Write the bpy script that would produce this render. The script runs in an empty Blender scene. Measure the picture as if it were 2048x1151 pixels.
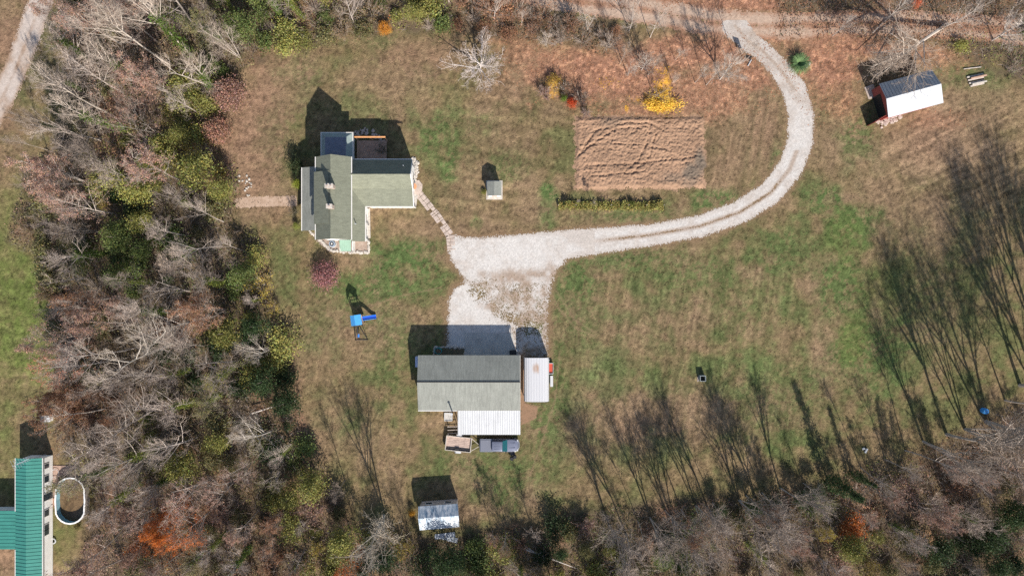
import bpy, math, random
import numpy as np
from mathutils import Vector, Matrix, Quaternion

# ------------------------------------------------------------------ camera, sky, sun, exposure
CAM_H = 110.0                       # drone height above the yard
PPM = 13.5                          # photo pixels (2048 wide) per metre on the ground
scene = bpy.context.scene
cam_d = bpy.data.cameras.new("drone_camera")
cam = bpy.data.objects.new("drone_camera", cam_d)
scene.collection.objects.link(cam)
cam.location = (0, 0, CAM_H)
cam.rotation_euler = (0, 0, 0)
cam_d.sensor_width = 36.0
cam_d.lens = 36.0 * CAM_H / (2048 / PPM)
cam_d.clip_start = 1.0
cam_d.clip_end = 5000.0
scene.camera = cam

SUN_EL, SUN_AZ = math.radians(36.0), math.radians(161.0)
SUN = Vector((math.sin(SUN_AZ) * math.cos(SUN_EL), math.cos(SUN_AZ) * math.cos(SUN_EL), math.sin(SUN_EL)))
world = bpy.data.worlds.new("World")
scene.world = world
world.use_nodes = True
wn = world.node_tree
wn.nodes.clear()
sky = wn.nodes.new("ShaderNodeTexSky")
sky.sky_type = 'NISHITA'
sky.sun_disc = False
sky.sun_elevation = SUN_EL
sky.sun_rotation = SUN_AZ
sky.air_density = 1.0
sky.dust_density = 1.0
bg = wn.nodes.new("ShaderNodeBackground")
bg.inputs["Strength"].default_value = 0.10
wo = wn.nodes.new("ShaderNodeOutputWorld")
wn.links.new(sky.outputs[0], bg.inputs[0])
wn.links.new(bg.outputs[0], wo.inputs[0])

sun_d = bpy.data.lights.new("sun", 'SUN')
sun_d.energy = 5.0
sun_d.angle = math.radians(0.65)
sun_d.color = (1.0, 0.935, 0.845)
sun = bpy.data.objects.new("sun", sun_d)
scene.collection.objects.link(sun)
sun.rotation_euler = SUN.to_track_quat('Z', 'Y').to_euler()
sun.location = (20, -60, 80)

scene.view_settings.view_transform = 'Standard'
scene.view_settings.look = 'None'
scene.view_settings.exposure = 0.62
scene.view_settings.gamma = 1.0
scene.render.engine = 'CYCLES'
scene.cycles.max_bounces = 5
scene.cycles.diffuse_bounces = 2
scene.cycles.transparent_max_bounces = 6
scene.cycles.use_denoising = False

# ------------------------------------------------------------------ helpers
COL = scene.collection
rnd = random.Random(7)


def W(px, py, h=0.0):
    f = (CAM_H - h) / CAM_H / PPM
    return ((px - 1024) * f, (575.5 - py) * f, h)


def tag(o, label, cat, group=None):
    o["label"] = label
    o["category"] = cat
    if group:
        o["group"] = group
    return o


def empty(name, loc, label, cat, group=None, rz=0.0):
    o = bpy.data.objects.new(name, None)
    o.empty_display_size = 0.3
    COL.objects.link(o)
    o.location = loc
    o.rotation_euler = (0, 0, rz)
    return tag(o, label, cat, group)


def np_mesh(name, V, F, mat, col=None, smooth=False):
    """V (n,3) array, F list of tuples or (m,k) array"""
    me = bpy.data.meshes.new(name)
    V = np.asarray(V, dtype=np.float32)
    if isinstance(F, np.ndarray):
        m, k = F.shape
        me.vertices.add(len(V))
        me.vertices.foreach_set("co", V.ravel())
        me.loops.add(m * k)
        me.loops.foreach_set("vertex_index", F.astype(np.int32).ravel())
        me.polygons.add(m)
        me.polygons.foreach_set("loop_start", np.arange(0, m * k, k, dtype=np.int32))
        me.update(calc_edges=True)
    else:
        me.from_pydata([tuple(map(float, v)) for v in V], [], F)
        me.update()
    if mat is not None:
        me.materials.append(mat)
    if col is not None:
        a = me.color_attributes.new("Col", 'FLOAT_COLOR', 'POINT')
        c = np.ones((len(V), 4), dtype=np.float32)
        c[:, :3] = col
        a.data.foreach_set("color", c.ravel())
    if smooth:
        me.polygons.foreach_set("use_smooth", np.ones(len(me.polygons), dtype=bool))
    return me


def link(name, me, parent=None, loc=(0, 0, 0)):
    o = bpy.data.objects.new(name, me)
    COL.objects.link(o)
    if parent is not None:
        o.parent = parent
    o.location = loc
    return o


def pieces(name, mat, parent, fn, items):
    for it in items:
        m = MB()
        fn(m, *it)
        m.build(name, mat, parent)


class MB:
    """collects shapes into one mesh"""
    def __init__(s):
        s.v, s.f = [], []

    def poly(s, pts):
        n = len(s.v)
        s.v += [tuple(p) for p in pts]
        s.f.append(tuple(range(n, n + len(pts))))

    def hexa(s, p):
        n = len(s.v)
        s.v += [tuple(q) for q in p]
        for q in ((0, 3, 2, 1), (4, 5, 6, 7), (0, 1, 5, 4), (1, 2, 6, 5), (2, 3, 7, 6), (3, 0, 4, 7)):
            s.f.append(tuple(n + i for i in q))

    def box(s, x0, x1, y0, y1, z0, z1, c=None, rz=0.0):
        p = [(x0, y0, z0), (x1, y0, z0), (x1, y1, z0), (x0, y1, z0), (x0, y0, z1), (x1, y0, z1), (x1, y1, z1), (x0, y1, z1)]
        if c is not None:
            cs, sn = math.cos(rz), math.sin(rz)
            p = [(c[0] + x * cs - y * sn, c[1] + x * sn + y * cs, (c[2] if len(c) > 2 else 0) + z) for x, y, z in p]
        s.hexa(p)

    def slab(s, pts, t):
        """polygon pts (3-D, counter-clockwise from above) thickened down by t"""
        n = len(s.v)
        k = len(pts)
        s.v += [tuple(p) for p in pts] + [(p[0], p[1], p[2] - t) for p in pts]
        s.f.append(tuple(range(n, n + k)))
        s.f.append(tuple(range(n + 2 * k - 1, n + k - 1, -1)))
        for i in range(k):
            j = (i + 1) % k
            s.f.append((n + i, n + k + i, n + k + j, n + j))

    def prism(s, foot, z0, z1):
        s.slab([(p[0], p[1], z1) for p in foot], z1 - z0)

    def tube(s, pts, radii, sides=6, cap=True):
        n0 = len(s.v)
        pts = [Vector(p) for p in pts]
        if not isinstance(radii, (list, tuple)):
            radii = [radii] * len(pts)
        for i, p in enumerate(pts):
            d = (pts[min(i + 1, len(pts) - 1)] - pts[max(i - 1, 0)])
            d = d.normalized() if d.length > 1e-6 else Vector((0, 0, 1))
            a = d.orthogonal().normalized()
            b = d.cross(a)
            for k in range(sides):
                t = 2 * math.pi * k / sides
                q = p + (a * math.cos(t) + b * math.sin(t)) * radii[i]
                s.v.append(tuple(q))
        for i in range(len(pts) - 1):
            for k in range(sides):
                k2 = (k + 1) % sides
                s.f.append((n0 + i * sides + k, n0 + i * sides + k2, n0 + (i + 1) * sides + k2, n0 + (i + 1) * sides + k))
        if cap:
            s.f.append(tuple(n0 + k for k in range(sides))[::-1])
            s.f.append(tuple(n0 + (len(pts) - 1) * sides + k for k in range(sides)))

    def disc(s, c, rx, ry, z0, z1, n=20, a0=0.0):
        s.prism([(c[0] + rx * math.cos(a0 + 2 * math.pi * i / n), c[1] + ry * math.sin(a0 + 2 * math.pi * i / n)) for i in range(n)], z0, z1)

    def rock(s, c, r, rg, flat=0.6):
        n = len(s.v)
        rings = [(-.6, .75), (0.1, 1.0), (.7, .6)]
        k = 6
        for z, q in rings:
            for i in range(k):
                a = 2 * math.pi * i / k + rg.uniform(-.2, .2)
                rr = r * q * rg.uniform(.75, 1.2)
                s.v.append((c[0] + rr * math.cos(a), c[1] + rr * math.sin(a), c[2] + z * r * flat))
        for j in range(2):
            for i in range(k):
                i2 = (i + 1) % k
                s.f.append((n + j * k + i, n + j * k + i2, n + (j + 1) * k + i2, n + (j + 1) * k + i))
        s.f.append(tuple(n + 2 * k + i for i in range(k)))

    def build(s, name, mat, parent=None, loc=None, bevel=0.0, smooth=False):
        off = np.zeros(3)
        if parent is not None and loc is None:
            # mesh coordinates are world ones: put them in the parent's frame
            inv = parent_matrix(parent).inverted()
            V = [tuple(inv @ Vector(v)) for v in s.v]
        else:
            V = s.v
        me = np_mesh(name, V, s.f, mat, smooth=smooth)
        o = link(name, me, parent, loc if loc else (0, 0, 0))
        if bevel > 0:
            m = o.modifiers.new("bevel", 'BEVEL')
            m.width = bevel
            m.segments = 2
            m.limit_method = 'ANGLE'
        return o


def parent_matrix(o):
    m = Matrix.Translation(o.location) @ o.rotation_euler.to_matrix().to_4x4()
    return parent_matrix(o.parent) @ m if o.parent else m


# ------------------------------------------------------------------ noise fields in numpy
_tab = np.random.RandomState(11).rand(256, 256).astype(np.float32)


def vnoise(x, y, seed=0):
    x = x + seed * 17.31
    y = y + seed * 9.77
    xi = np.floor(x).astype(np.int64)
    yi = np.floor(y).astype(np.int64)
    fx, fy = x - xi, y - yi
    fx = fx * fx * (3 - 2 * fx)
    fy = fy * fy * (3 - 2 * fy)
    a = _tab[xi & 255, yi & 255]
    b = _tab[(xi + 1) & 255, yi & 255]
    c = _tab[xi & 255, (yi + 1) & 255]
    d = _tab[(xi + 1) & 255, (yi + 1) & 255]
    return (a * (1 - fx) + b * fx) * (1 - fy) + (c * (1 - fx) + d * fx) * fy


def fbm(x, y, scale, octv=4, seed=0, rough=.55):
    s, amp, tot = 0, 1.0, 0
    for i in range(octv):
        s = s + amp * vnoise(x / scale * 2 ** i, y / scale * 2 ** i, seed + i * 3)
        tot += amp
        amp *= rough
    return s / tot


def inpoly(px, py, poly):
    r = np.zeros(np.shape(px), dtype=bool)
    n = len(poly)
    j = n - 1
    for i in range(n):
        xi, yi = poly[i]
        xj, yj = poly[j]
        if yi != yj:
            c = ((yi > py) != (yj > py)) & (px < (xj - xi) * (py - yi) / (yj - yi) + xi)
            r ^= c
        j = i
    return r


def linedist(px, py, pts, closed=False):
    """distance to a polyline and the interpolated third value of its points"""
    best = np.full(np.shape(px), 1e9)
    val = np.zeros(np.shape(px))
    n = len(pts)
    for i in range(n if closed else n - 1):
        a, b = pts[i], pts[(i + 1) % n]
        dx, dy = b[0] - a[0], b[1] - a[1]
        t = np.clip(((px - a[0]) * dx + (py - a[1]) * dy) / max(dx * dx + dy * dy, 1e-6), 0, 1)
        d = np.hypot(px - a[0] - t * dx, py - a[1] - t * dy)
        m = d < best
        best = np.where(m, d, best)
        if len(a) > 2:
            val = np.where(m, a[2] + t * (b[2] - a[2]), val)
    return best, val


def signed(px, py, poly):
    d, _ = linedist(px, py, poly, True)
    return np.where(inpoly(px, py, poly), -d, d)


def sstep(a, b, x):
    t = np.clip((x - a) / (b - a), 0, 1)
    return t * t * (3 - 2 * t)


# ------------------------------------------------------------------ materials
MATS = {}


def mat(name, color=(.5, .5, .5), rough=.8, metal=0.0, noise=None, attr=False, bump=0.0, bscale=8.0, spec=.3,
        objcol=False, transl=0.0, streak=None, bdist=.05):
    """principled material; noise=(scale, amount) mottles the base colour"""
    m = bpy.data.materials.new(name)
    m.use_nodes = True
    nt = m.node_tree
    N, L = nt.nodes, nt.links
    b = N["Principled BSDF"]
    b.inputs["Roughness"].default_value = rough
    b.inputs["Metallic"].default_value = metal
    b.inputs["Specular IOR Level"].default_value = spec
    if attr:
        c = N.new("ShaderNodeAttribute")
        c.attribute_name = "Col"
        out = c.outputs["Color"]
    else:
        c = N.new("ShaderNodeRGB")
        c.outputs[0].default_value = (*color, 1)
        out = c.outputs[0]
    tc = N.new("ShaderNodeTexCoord")
    if objcol:
        oi = N.new("ShaderNodeObjectInfo")
        mx = N.new("ShaderNodeMix")
        mx.data_type = 'RGBA'
        mx.blend_type = 'MULTIPLY'
        mx.inputs[0].default_value = 1
        L.new(out, mx.inputs[6])
        L.new(oi.outputs["Color"], mx.inputs[7])
        out = mx.outputs[2]
    for (sc, am, dt) in tuple(noise or ()) + (((None, streak[2], 4),) if streak else ()):
        nz = N.new("ShaderNodeTexNoise")
        nz.inputs["Scale"].default_value = sc or 1.0
        nz.inputs["Detail"].default_value = dt
        nz.inputs["Roughness"].default_value = .65
        if sc is None:
            mp = N.new("ShaderNodeMapping")
            mp.inputs["Scale"].default_value = (streak[0], streak[1], 1)
            L.new(tc.outputs["Object"], mp.inputs[0])
            L.new(mp.outputs[0], nz.inputs["Vector"])
        else:
            L.new(tc.outputs["Object"], nz.inputs["Vector"])
        mr = N.new("ShaderNodeMapRange")
        mr.inputs[1].default_value = .3
        mr.inputs[2].default_value = .7
        mr.inputs[3].default_value = 1 - am
        mr.inputs[4].default_value = 1 + am
        L.new(nz.outputs[0], mr.inputs[0])
        vm = N.new("ShaderNodeVectorMath")
        vm.operation = 'SCALE'
        L.new(out, vm.inputs[0])
        L.new(mr.outputs[0], vm.inputs["Scale"])
        out = vm.outputs[0]
    L.new(out, b.inputs["Base Color"])
    if bump > 0:
        nz = N.new("ShaderNodeTexNoise")
        nz.inputs["Scale"].default_value = bscale
        nz.inputs["Detail"].default_value = 3
        L.new(tc.outputs["Object"], nz.inputs["Vector"])
        bp = N.new("ShaderNodeBump")
        bp.inputs["Strength"].default_value = bump
        bp.inputs["Distance"].default_value = bdist
        L.new(nz.outputs[0], bp.inputs["Height"])
        L.new(bp.outputs[0], b.inputs["Normal"])
    if transl > 0:
        tr = N.new("ShaderNodeBsdfTranslucent")
        L.new(out, tr.inputs[0])
        ms = N.new("ShaderNodeMixShader")
        ms.inputs[0].default_value = transl
        L.new(b.outputs[0], ms.inputs[1])
        L.new(tr.outputs[0], ms.inputs[2])
        L.new(ms.outputs[0], N["Material Output"].inputs[0])
    MATS[name] = m
    return m


M_ground = mat("turf_and_soil", attr=True, rough=.95, spec=.1, noise=((3.2, .16, 5), (8.5, .30, 4), (.5, .06, 3)), bump=.8, bscale=6.0, bdist=.12)
M_gravel = mat("gravel", attr=True, rough=.9, spec=.15, noise=((5.0, .10, 5), (14.0, .22, 3)), bump=.5, bscale=7, bdist=.06)
M_leafy = mat("undergrowth_leaves", attr=True, rough=.7, spec=.2, transl=.25)
M_leaf = mat("leaves", attr=True, objcol=True, rough=.65, spec=.25, transl=.28)
M_bark = mat("bark", color=(.43, .385, .35), rough=.9, spec=.1, objcol=True, noise=((3.0, .3, 4),))
M_twig = mat("twig_bark", color=(.37, .315, .275), rough=.9, spec=.1, objcol=True)
M_shingle = mat("green_shingle", color=(.165, .172, .13), rough=.85, streak=(1.2, 6, .17), noise=((.7, .10, 4), (8, .14, 2)), bump=.3, bscale=9)
M_shingle2 = mat("grey_shingle", color=(.205, .212, .19), rough=.85, streak=(5, .5, .17), noise=((.5, .10, 4), (8, .14, 2)), bump=.3, bscale=9)
M_white = mat("white_paint", color=(.64, .62, .59), rough=.55, noise=((2, .06, 3),))
M_siding = mat("white_siding", color=(.82, .81, .79), rough=.6, noise=((1.5, .08, 3),))
M_stonewhite = mat("pale_stone", color=(.44, .40, .355), rough=.9, noise=((3, .25, 4),))
M_stone = mat("field_stone", color=(.40, .33, .29), rough=.9, noise=((3, .3, 4),))
M_concrete = mat("concrete", color=(.40, .38, .35), rough=.9, noise=((.6, .2, 4), (6, .12, 3)))
M_flag = mat("flagstone", color=(.44, .36, .31), rough=.9, noise=((1.4, .2, 4), (8, .12, 3)))
M_wood = mat("weathered_deck_wood", color=(.42, .27, .20), rough=.85, noise=((2, .25, 4),))
M_newwood = mat("orange_timber", color=(.68, .33, .14), rough=.7, noise=((3, .12, 3),))
M_greywood = mat("grey_timber", color=(.44, .38, .34), rough=.85, noise=((3, .2, 4),))
M_glass = mat("window_glass", color=(.03, .04, .05), rough=.12, spec=.6)
M_dark = mat("black_plastic", color=(.02, .02, .022), rough=.6, noise=((4, .2, 2),))
M_rubber = mat("tyre_rubber", color=(.018, .018, .018), rough=.85)
M_brick = mat("chimney_brick", color=(.42, .33, .28), rough=.9, noise=((6, .25, 3),))
M_metalwhite = mat("white_sheet_metal", color=(.47, .48, .495), rough=.5, spec=.3, streak=(3, .25, .10), noise=((.7, .06, 4),))
M_metalgreen = mat("green_sheet_metal", color=(.042, .20, .165), rough=.5, spec=.4, noise=((.7, .10, 3), (6, .06, 2)))
M_metalpale = mat("pale_green_panel", color=(.19, .30, .23), rough=.5, noise=((1.5, .08, 3),))
M_galv = mat("galvanised_sheet", color=(.50, .54, .60), rough=.42, metal=.25, noise=((.8, .14, 4), (4, .10, 3)))
M_red = mat("barn_red_boards", color=(.30, .075, .06), rough=.85, noise=((2, .2, 4),))
M_blue = mat("blue_plastic", color=(.03, .24, .74), rough=.4, spec=.4)
M_bluedeep = mat("blue_slide_plastic", color=(.02, .09, .55), rough=.35, spec=.4)
M_tarp = mat("blue_canvas", color=(.07, .33, .72), rough=.65, noise=((3, .1, 2),))
M_paint = mat("slate_blue_car_paint", color=(.19, .205, .27), rough=.3, metal=.35, spec=.5)
M_chrome = mat("bright_trim", color=(.6, .6, .62), rough=.25, metal=.8)
M_wind = mat("teal_windscreen", color=(.015, .09, .11), rough=.08, spec=.7)
M_teal = mat("teal_plastic", color=(.03, .30, .29), rough=.5)
M_pool = mat("pale_blue_liner", color=(.27,.49,.57), rough=.5, noise=((2, .15, 3),))
M_poolwater = mat("leafy_brown_water", color=(.13, .085, .045), rough=.35, spec=.4, noise=((1.2, .45, 5), (5, .3, 3)))
M_orange = mat("terracotta", color=(.62, .28, .13), rough=.8)
M_redpaint = mat("red_paint", color=(.45, .07, .04), rough=.5)
M_rope = mat("grey_pole_metal", color=(.10, .09, .09), rough=.5, metal=.4)


def rust_mat():
    m = mat("white_sheet_metal_rusty", color=(.5, .5, .51), rough=.5, spec=.4)
    nt = m.node_tree
    N, L = nt.nodes, nt.links
    tc = N.new("ShaderNodeTexCoord")
    mp = N.new("ShaderNodeMapping")
    mp.inputs["Scale"].default_value = (8.0, .30, 1)
    nz = N.new("ShaderNodeTexNoise")
    nz.inputs["Scale"].default_value = 1.6
    nz.inputs["Detail"].default_value = 3
    L.new(tc.outputs["Object"], mp.inputs[0])
    L.new(mp.outputs[0], nz.inputs["Vector"])
    # stain sits in an ellipse near the north end
    mp2 = N.new("ShaderNodeMapping")
    mp2.inputs["Location"].default_value = (.1, -1.65 / 1.55, 0)
    mp2.inputs["Scale"].default_value = (1 / 1.0, 1 / 1.55, 0)
    L.new(tc.outputs["Object"], mp2.inputs[0])
    ln = N.new("ShaderNodeVectorMath")
    ln.operation = 'LENGTH'
    L.new(mp2.outputs[0], ln.inputs[0])
    mr = N.new("ShaderNodeMapRange")
    mr.inputs[1].default_value = .25
    mr.inputs[2].default_value = 1.0
    mr.inputs[3].default_value = .30
    mr.inputs[4].default_value = -.35
    L.new(ln.outputs["Value"], mr.inputs[0])
    ad = N.new("ShaderNodeMath")
    L.new(nz.outputs[0], ad.inputs[0])
    L.new(mr.outputs[0], ad.inputs[1])
    cr = N.new("ShaderNodeMapRange")
    cr.inputs[1].default_value = .52
    cr.inputs[2].default_value = .88
    L.new(ad.outputs[0], cr.inputs[0])
    mx = N.new("ShaderNodeMix")
    mx.data_type = 'RGBA'
    mx.inputs[6].default_value = (.50, .50, .515, 1)
    mx.inputs[7].default_value = (.36, .23, .155, 1)
    L.new(cr.outputs[0], mx.inputs[0])
    L.new(mx.outputs[2], N["Principled BSDF"].inputs["Base Color"])
    return m


M_rusty = rust_mat()


def patched_metal():
    m = mat("patched_old_roofing", color=(.5, .55, .6), rough=.4, metal=.2, spec=.4)
    nt = m.node_tree
    N, L = nt.nodes, nt.links
    tc = N.new("ShaderNodeTexCoord")
    mp = N.new("ShaderNodeMapping")
    mp.inputs["Scale"].default_value = (1.6, .5, 1)
    nz = N.new("ShaderNodeTexNoise")
    nz.inputs["Scale"].default_value = 1.3
    nz.inputs["Detail"].default_value = 6
    nz.inputs["Roughness"].default_value = .7
    L.new(tc.outputs["Object"], mp.inputs[0])
    L.new(mp.outputs[0], nz.inputs["Vector"])
    cr = N.new("ShaderNodeValToRGB")
    e = cr.color_ramp.elements
    e[0].position, e[0].color = .36, (.12, .19, .27, 1)
    e[1].position, e[1].color = .60, (.50, .53, .56, 1)
    q = e.new(.47)
    q.color = (.27, .32, .37, 1)
    q = e.new(.7)
    q.color = (.40, .34, .30, 1)
    L.new(nz.outputs[0], cr.inputs[0])
    L.new(cr.outputs[0], N["Principled BSDF"].inputs["Base Color"])
    return m


M_patch = patched_metal()
# ------------------------------------------------------------------ layout of the place, in photo pixels
WOOD_W = [(118, -60), (640, -60), (600, 40), (545, 95), (520, 120), (470, 150), (432, 215), (415, 300), (468, 330), (472, 400), (470, 452),
          (512, 478), (536, 560), (572, 660), (582, 740), (600, 830), (622, 900), (664, 960), (690, 1040), (740, 1060), (810, 1062),
          (850, 1085), (930, 1078), (1010, 1055), (1100, 1048), (1220, 1020), (1400, 1000), (1540, 985), (1640, 968), (1740, 930),
          (1860, 900), (1950, 850), (2048, 800), (2300, 700), (2300, 1400), (200, 1400), (170, 1100), (190, 1000), (170, 935), (130, 920), (120, 850),
          (100, 780), (118, 740), (112, 640), (90, 560), (75, 500), (20, 480), (40, 400), (70, 330), (120, 280), (130, 200), (140, 100)]
WOOD_N = [(560, -60), (1045, -60), (1045, 20), (1150, 45), (1240, 62), (1220, 95), (1120, 85), (1040, 75), (960, 68), (900, 60), (830, 62), (760, 62), (700, 70), (620, 95), (540, 95)]
WOOD_E = [(1560, -60), (2300, -60), (2300, 180), (2048, 165), (1985, 130), (1900, 100), (1850, 88), (1700, 70), (1560, 62)]
LANE = [(108, -90, 26), (88, -20, 25), (62, 60, 25), (35, 130, 24), (8, 190, 25), (-40, 265, 26), (-120, 340, 26)]
ROAD = [(1000, -28, 24), (1120, -2, 24), (1300, 22, 26), (1420, 44, 28), (1500, 52, 28), (1640, 50, 25), (1800, 46, 25), (1950, 55, 25), (2100, 70, 26), (2300, 90, 26)]
DRIVE = [(1470, 52, 24), (1498, 84, 19), (1525, 102, 17), (1560, 138, 19), (1588, 178, 23), (1602, 228, 24), (1601, 282, 24), (1580, 338, 23), (1540, 386, 22),
         (1480, 424, 21), (1400, 452, 20), (1300, 470, 20), (1200, 481, 24), (1120, 490, 28), (1040, 500, 30)]
PAD = [(905, 470), (960, 474), (1030, 468), (1120, 466), (1180, 500), (1140, 512), (1112, 545), (1101, 590), (1097, 680), (1098, 712), (1040, 716), (893, 716), (893, 655),
       (896, 600), (908, 575), (928, 562), (914, 540), (900, 522), (896, 500)]
PAD_WHITE = [(901, 582), (915, 568), (930, 578), (952, 602), (985, 632), (1015, 655), (1020, 716), (893, 716), (896, 620)]
PAD_ARM = [(905, 512), (960, 506), (1060, 497), (1200, 484)]
PATH = [(838, 388), (872, 430), (900, 470), (903, 500)]
GARDEN = [(1150, 232), (1410, 232), (1412, 378), (1148, 380)]

GREEN = np.array((.066, .094, .032))
OLIVE = np.array((.156, .116, .060))
TAN = np.array((.222, .148, .094))
PINK = np.array((.225, .132, .092))
VIVID = np.array((.105, .132, .036))
LITTER = np.array((.27, .142, .092))
BROWN = np.array((.095, .07, .046))
YELLOW = np.array((.62, .33, .03))

GREEN_SP = [(820, 520, 80, 45, .9), (760, 575, 130, 35, .8), (870, 560, 40, 40, .7), (640, 640, 60, 70, .35), (870, 270, 45, 50, .75), (902, 320, 25, 45, .8), (955, 250, 50, 45, .4),
            (1015, 330, 40, 40, .55), (957, 446, 16, 13, .9), (1100, 385, 20, 18, .9), (1095, 425, 22, 40, .6), (1250, 428, 150, 20, .6), (1440, 400, 60, 22, .8), (1555, 330, 18, 50, .9),
            (1650, 400, 50, 30, .9), (1720, 260, 45, 60, .65), (1640, 205, 40, 40, .6), (1700, 450, 60, 60, .85), (1680, 560, 60, 90, .8), (1740, 700, 80, 100, .8),
            (1850, 640, 170, 170, .35), (1150, 630, 60, 60, .55), (1150, 560, 60, 60, .8), (1240, 520, 150, 30, .7), (1370, 545, 130, 40, .6), (1480, 600, 120, 100, .4), (1580, 500, 80, 60, .7),
            (1560, 800, 120, 100, .5), (1115, 760, 22, 110, .7), (1080, 850, 50, 60, .7), (790, 700, 50, 110, .5), (860, 700, 40, 60, .5), (960, 920, 80, 60, .6), (1000, 960, 60, 60, .7), (1070, 930, 60, 70, .5),
            (700, 620, 60, 40, .5), (730, 560, 60, 30, .6), (560, 560, 30, 60, .35), (600, 130, 60, 40, .35), (640, 70, 90, 30, .5), (750, 75, 60, 20, .4), (720, 230, 90, 50, .35), (1060, 760, 18, 60, .4),
            (1340, 750, 120, 30, .3), (1900, 150, 150, 30, .45), (1600, 140, 30, 20, .8), (700, 840, 25, 40, .5), (610, 260, 100, 60, .25), (1800, 200, 40, 60, .2)]
VIV_SP = [(50, 650, 90, 150, 1.1), (30, 440, 45, 90, .7), (10, 560, 60, 90, .9), (50, 800, 80, 60, .5), (10, 930, 60, 90, .5), (1690, 480, 40, 60, .35), (1710, 680, 30, 50, .5), (130, 1050, 25, 120, .4), (1760, 560, 60, 60, .25)]
TAN_SP = [(540, 190, 80, 50, .5), (500, 300, 60, 120, .55), (530, 380, 60, 40, .6), (600, 700, 70, 70, .45), (1850, 290, 170, 70, .8), (1780, 230, 40, 70, .4), (1950, 220, 120, 60, .6), (1700, 395, 60, 14, .7), (1760, 370, 80, 40, .5),
          (1640, 700, 22, 60, .6), (1620, 560, 14, 40, .4), (1300, 650, 100, 60, .35), (1300, 820, 160, 50, .5), (1200, 760, 60, 80, .4), (740, 655, 100, 50, .4), (680, 860, 80, 60, .35),
          (760, 230, 120, 60, .3), (755, 570, 12, 40, .7), (690, 520, 60, 22, .6), (830, 460, 60, 40, .35), (770, 160, 100, 40, .45), (950, 380, 60, 60, .35), (1070, 420, 40, 30, .5), (1770, 420, 60, 50, .5), (1880, 420, 90, 90, .35), (1900, 330, 120, 60, .4),
          (560, 760, 30, 80, .3), (1150, 850, 60, 60, .4), (1000, 350, 50, 50, .2), (1400, 830, 80, 40, .3)]
PINK_SP = [(560, 140, 70, 30, .7), (520, 210, 60, 50, .6), (600, 105, 60, 20, .5), (720, 80, 80, 15, .4), (860, 110, 90, 35, .6), (1010, 170, 60, 60, .35), (1060, 130, 60, 60, .4), (500, 270, 60, 70, .6), (20, 330, 60, 50, .5), (30, 240, 60, 30, .5),
           (500, 360, 50, 40, .5), (540, 430, 50, 20, .45), (60, 30, 20, 60, .7), (20, 80, 40, 70, .7), (1530, 250, 40, 90, .45), (1440, 300, 40, 90, .35), (1070, 850, 18, 20, .7), (1300, 870, 90, 40, .3), (60, 830, 60, 15, .3), (900, 330, 60, 60, .15), (1850, 250, 60, 60, .3), (10, 1110, 30, 40, .6), (590, 820, 14, 90, .5)]
LITTER_SP = [(1120, 130, 90, 45, .8), (1220, 150, 130, 60, .95), (1400, 180, 130, 50, .75), (1380, 110, 130, 40, .9), (1500, 150, 50, 50, .8), (1650, 130, 90, 50, .95), (1700, 90, 140, 30, .9), (1650, 180, 60, 60, .6),
             (1690, 200, 40, 50, .6), (1850, 110, 90, 30, .6), (1400, 5, 300, 14, .8), (1700, 5, 400, 22, 1.0), (1950, 60, 120, 40, .6), (1560, 70, 30, 20, .8), (1890, 240, 60, 20, .3), (1050, 110, 50, 30, .6), (1290, 220, 120, 16, .7), (1020, 75, 60, 20, .5)]
YEL_SP = [(1322, 210, 28, 12, 1.1), (1300, 200, 30, 10, .45), (1327, 178, 10, 22, .55), (1318, 150, 14, 18, .35), (1254, 218, 5, 8, .6), (1215, 165, 24, 10, .25), (1330, 150, 12, 20, .5), (1110, 175, 18, 22, .4), (770, 55, 14, 14, .5)]


def splat(px, py, lst, wob):
    m = np.zeros(np.shape(px))
    for (x, y, rx, ry, s) in lst:
        sel = (np.abs(px - x) < 2.2 * rx + 20) & (np.abs(py - y) < 2.2 * ry + 20)
        if not sel.any():
            continue
        d = np.hypot((px[sel] - x) / rx, (py[sel] - y) / ry) + wob[sel]
        m[sel] = np.maximum(m[sel], s * sstep(1.5, .45, d))
    return m


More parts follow.
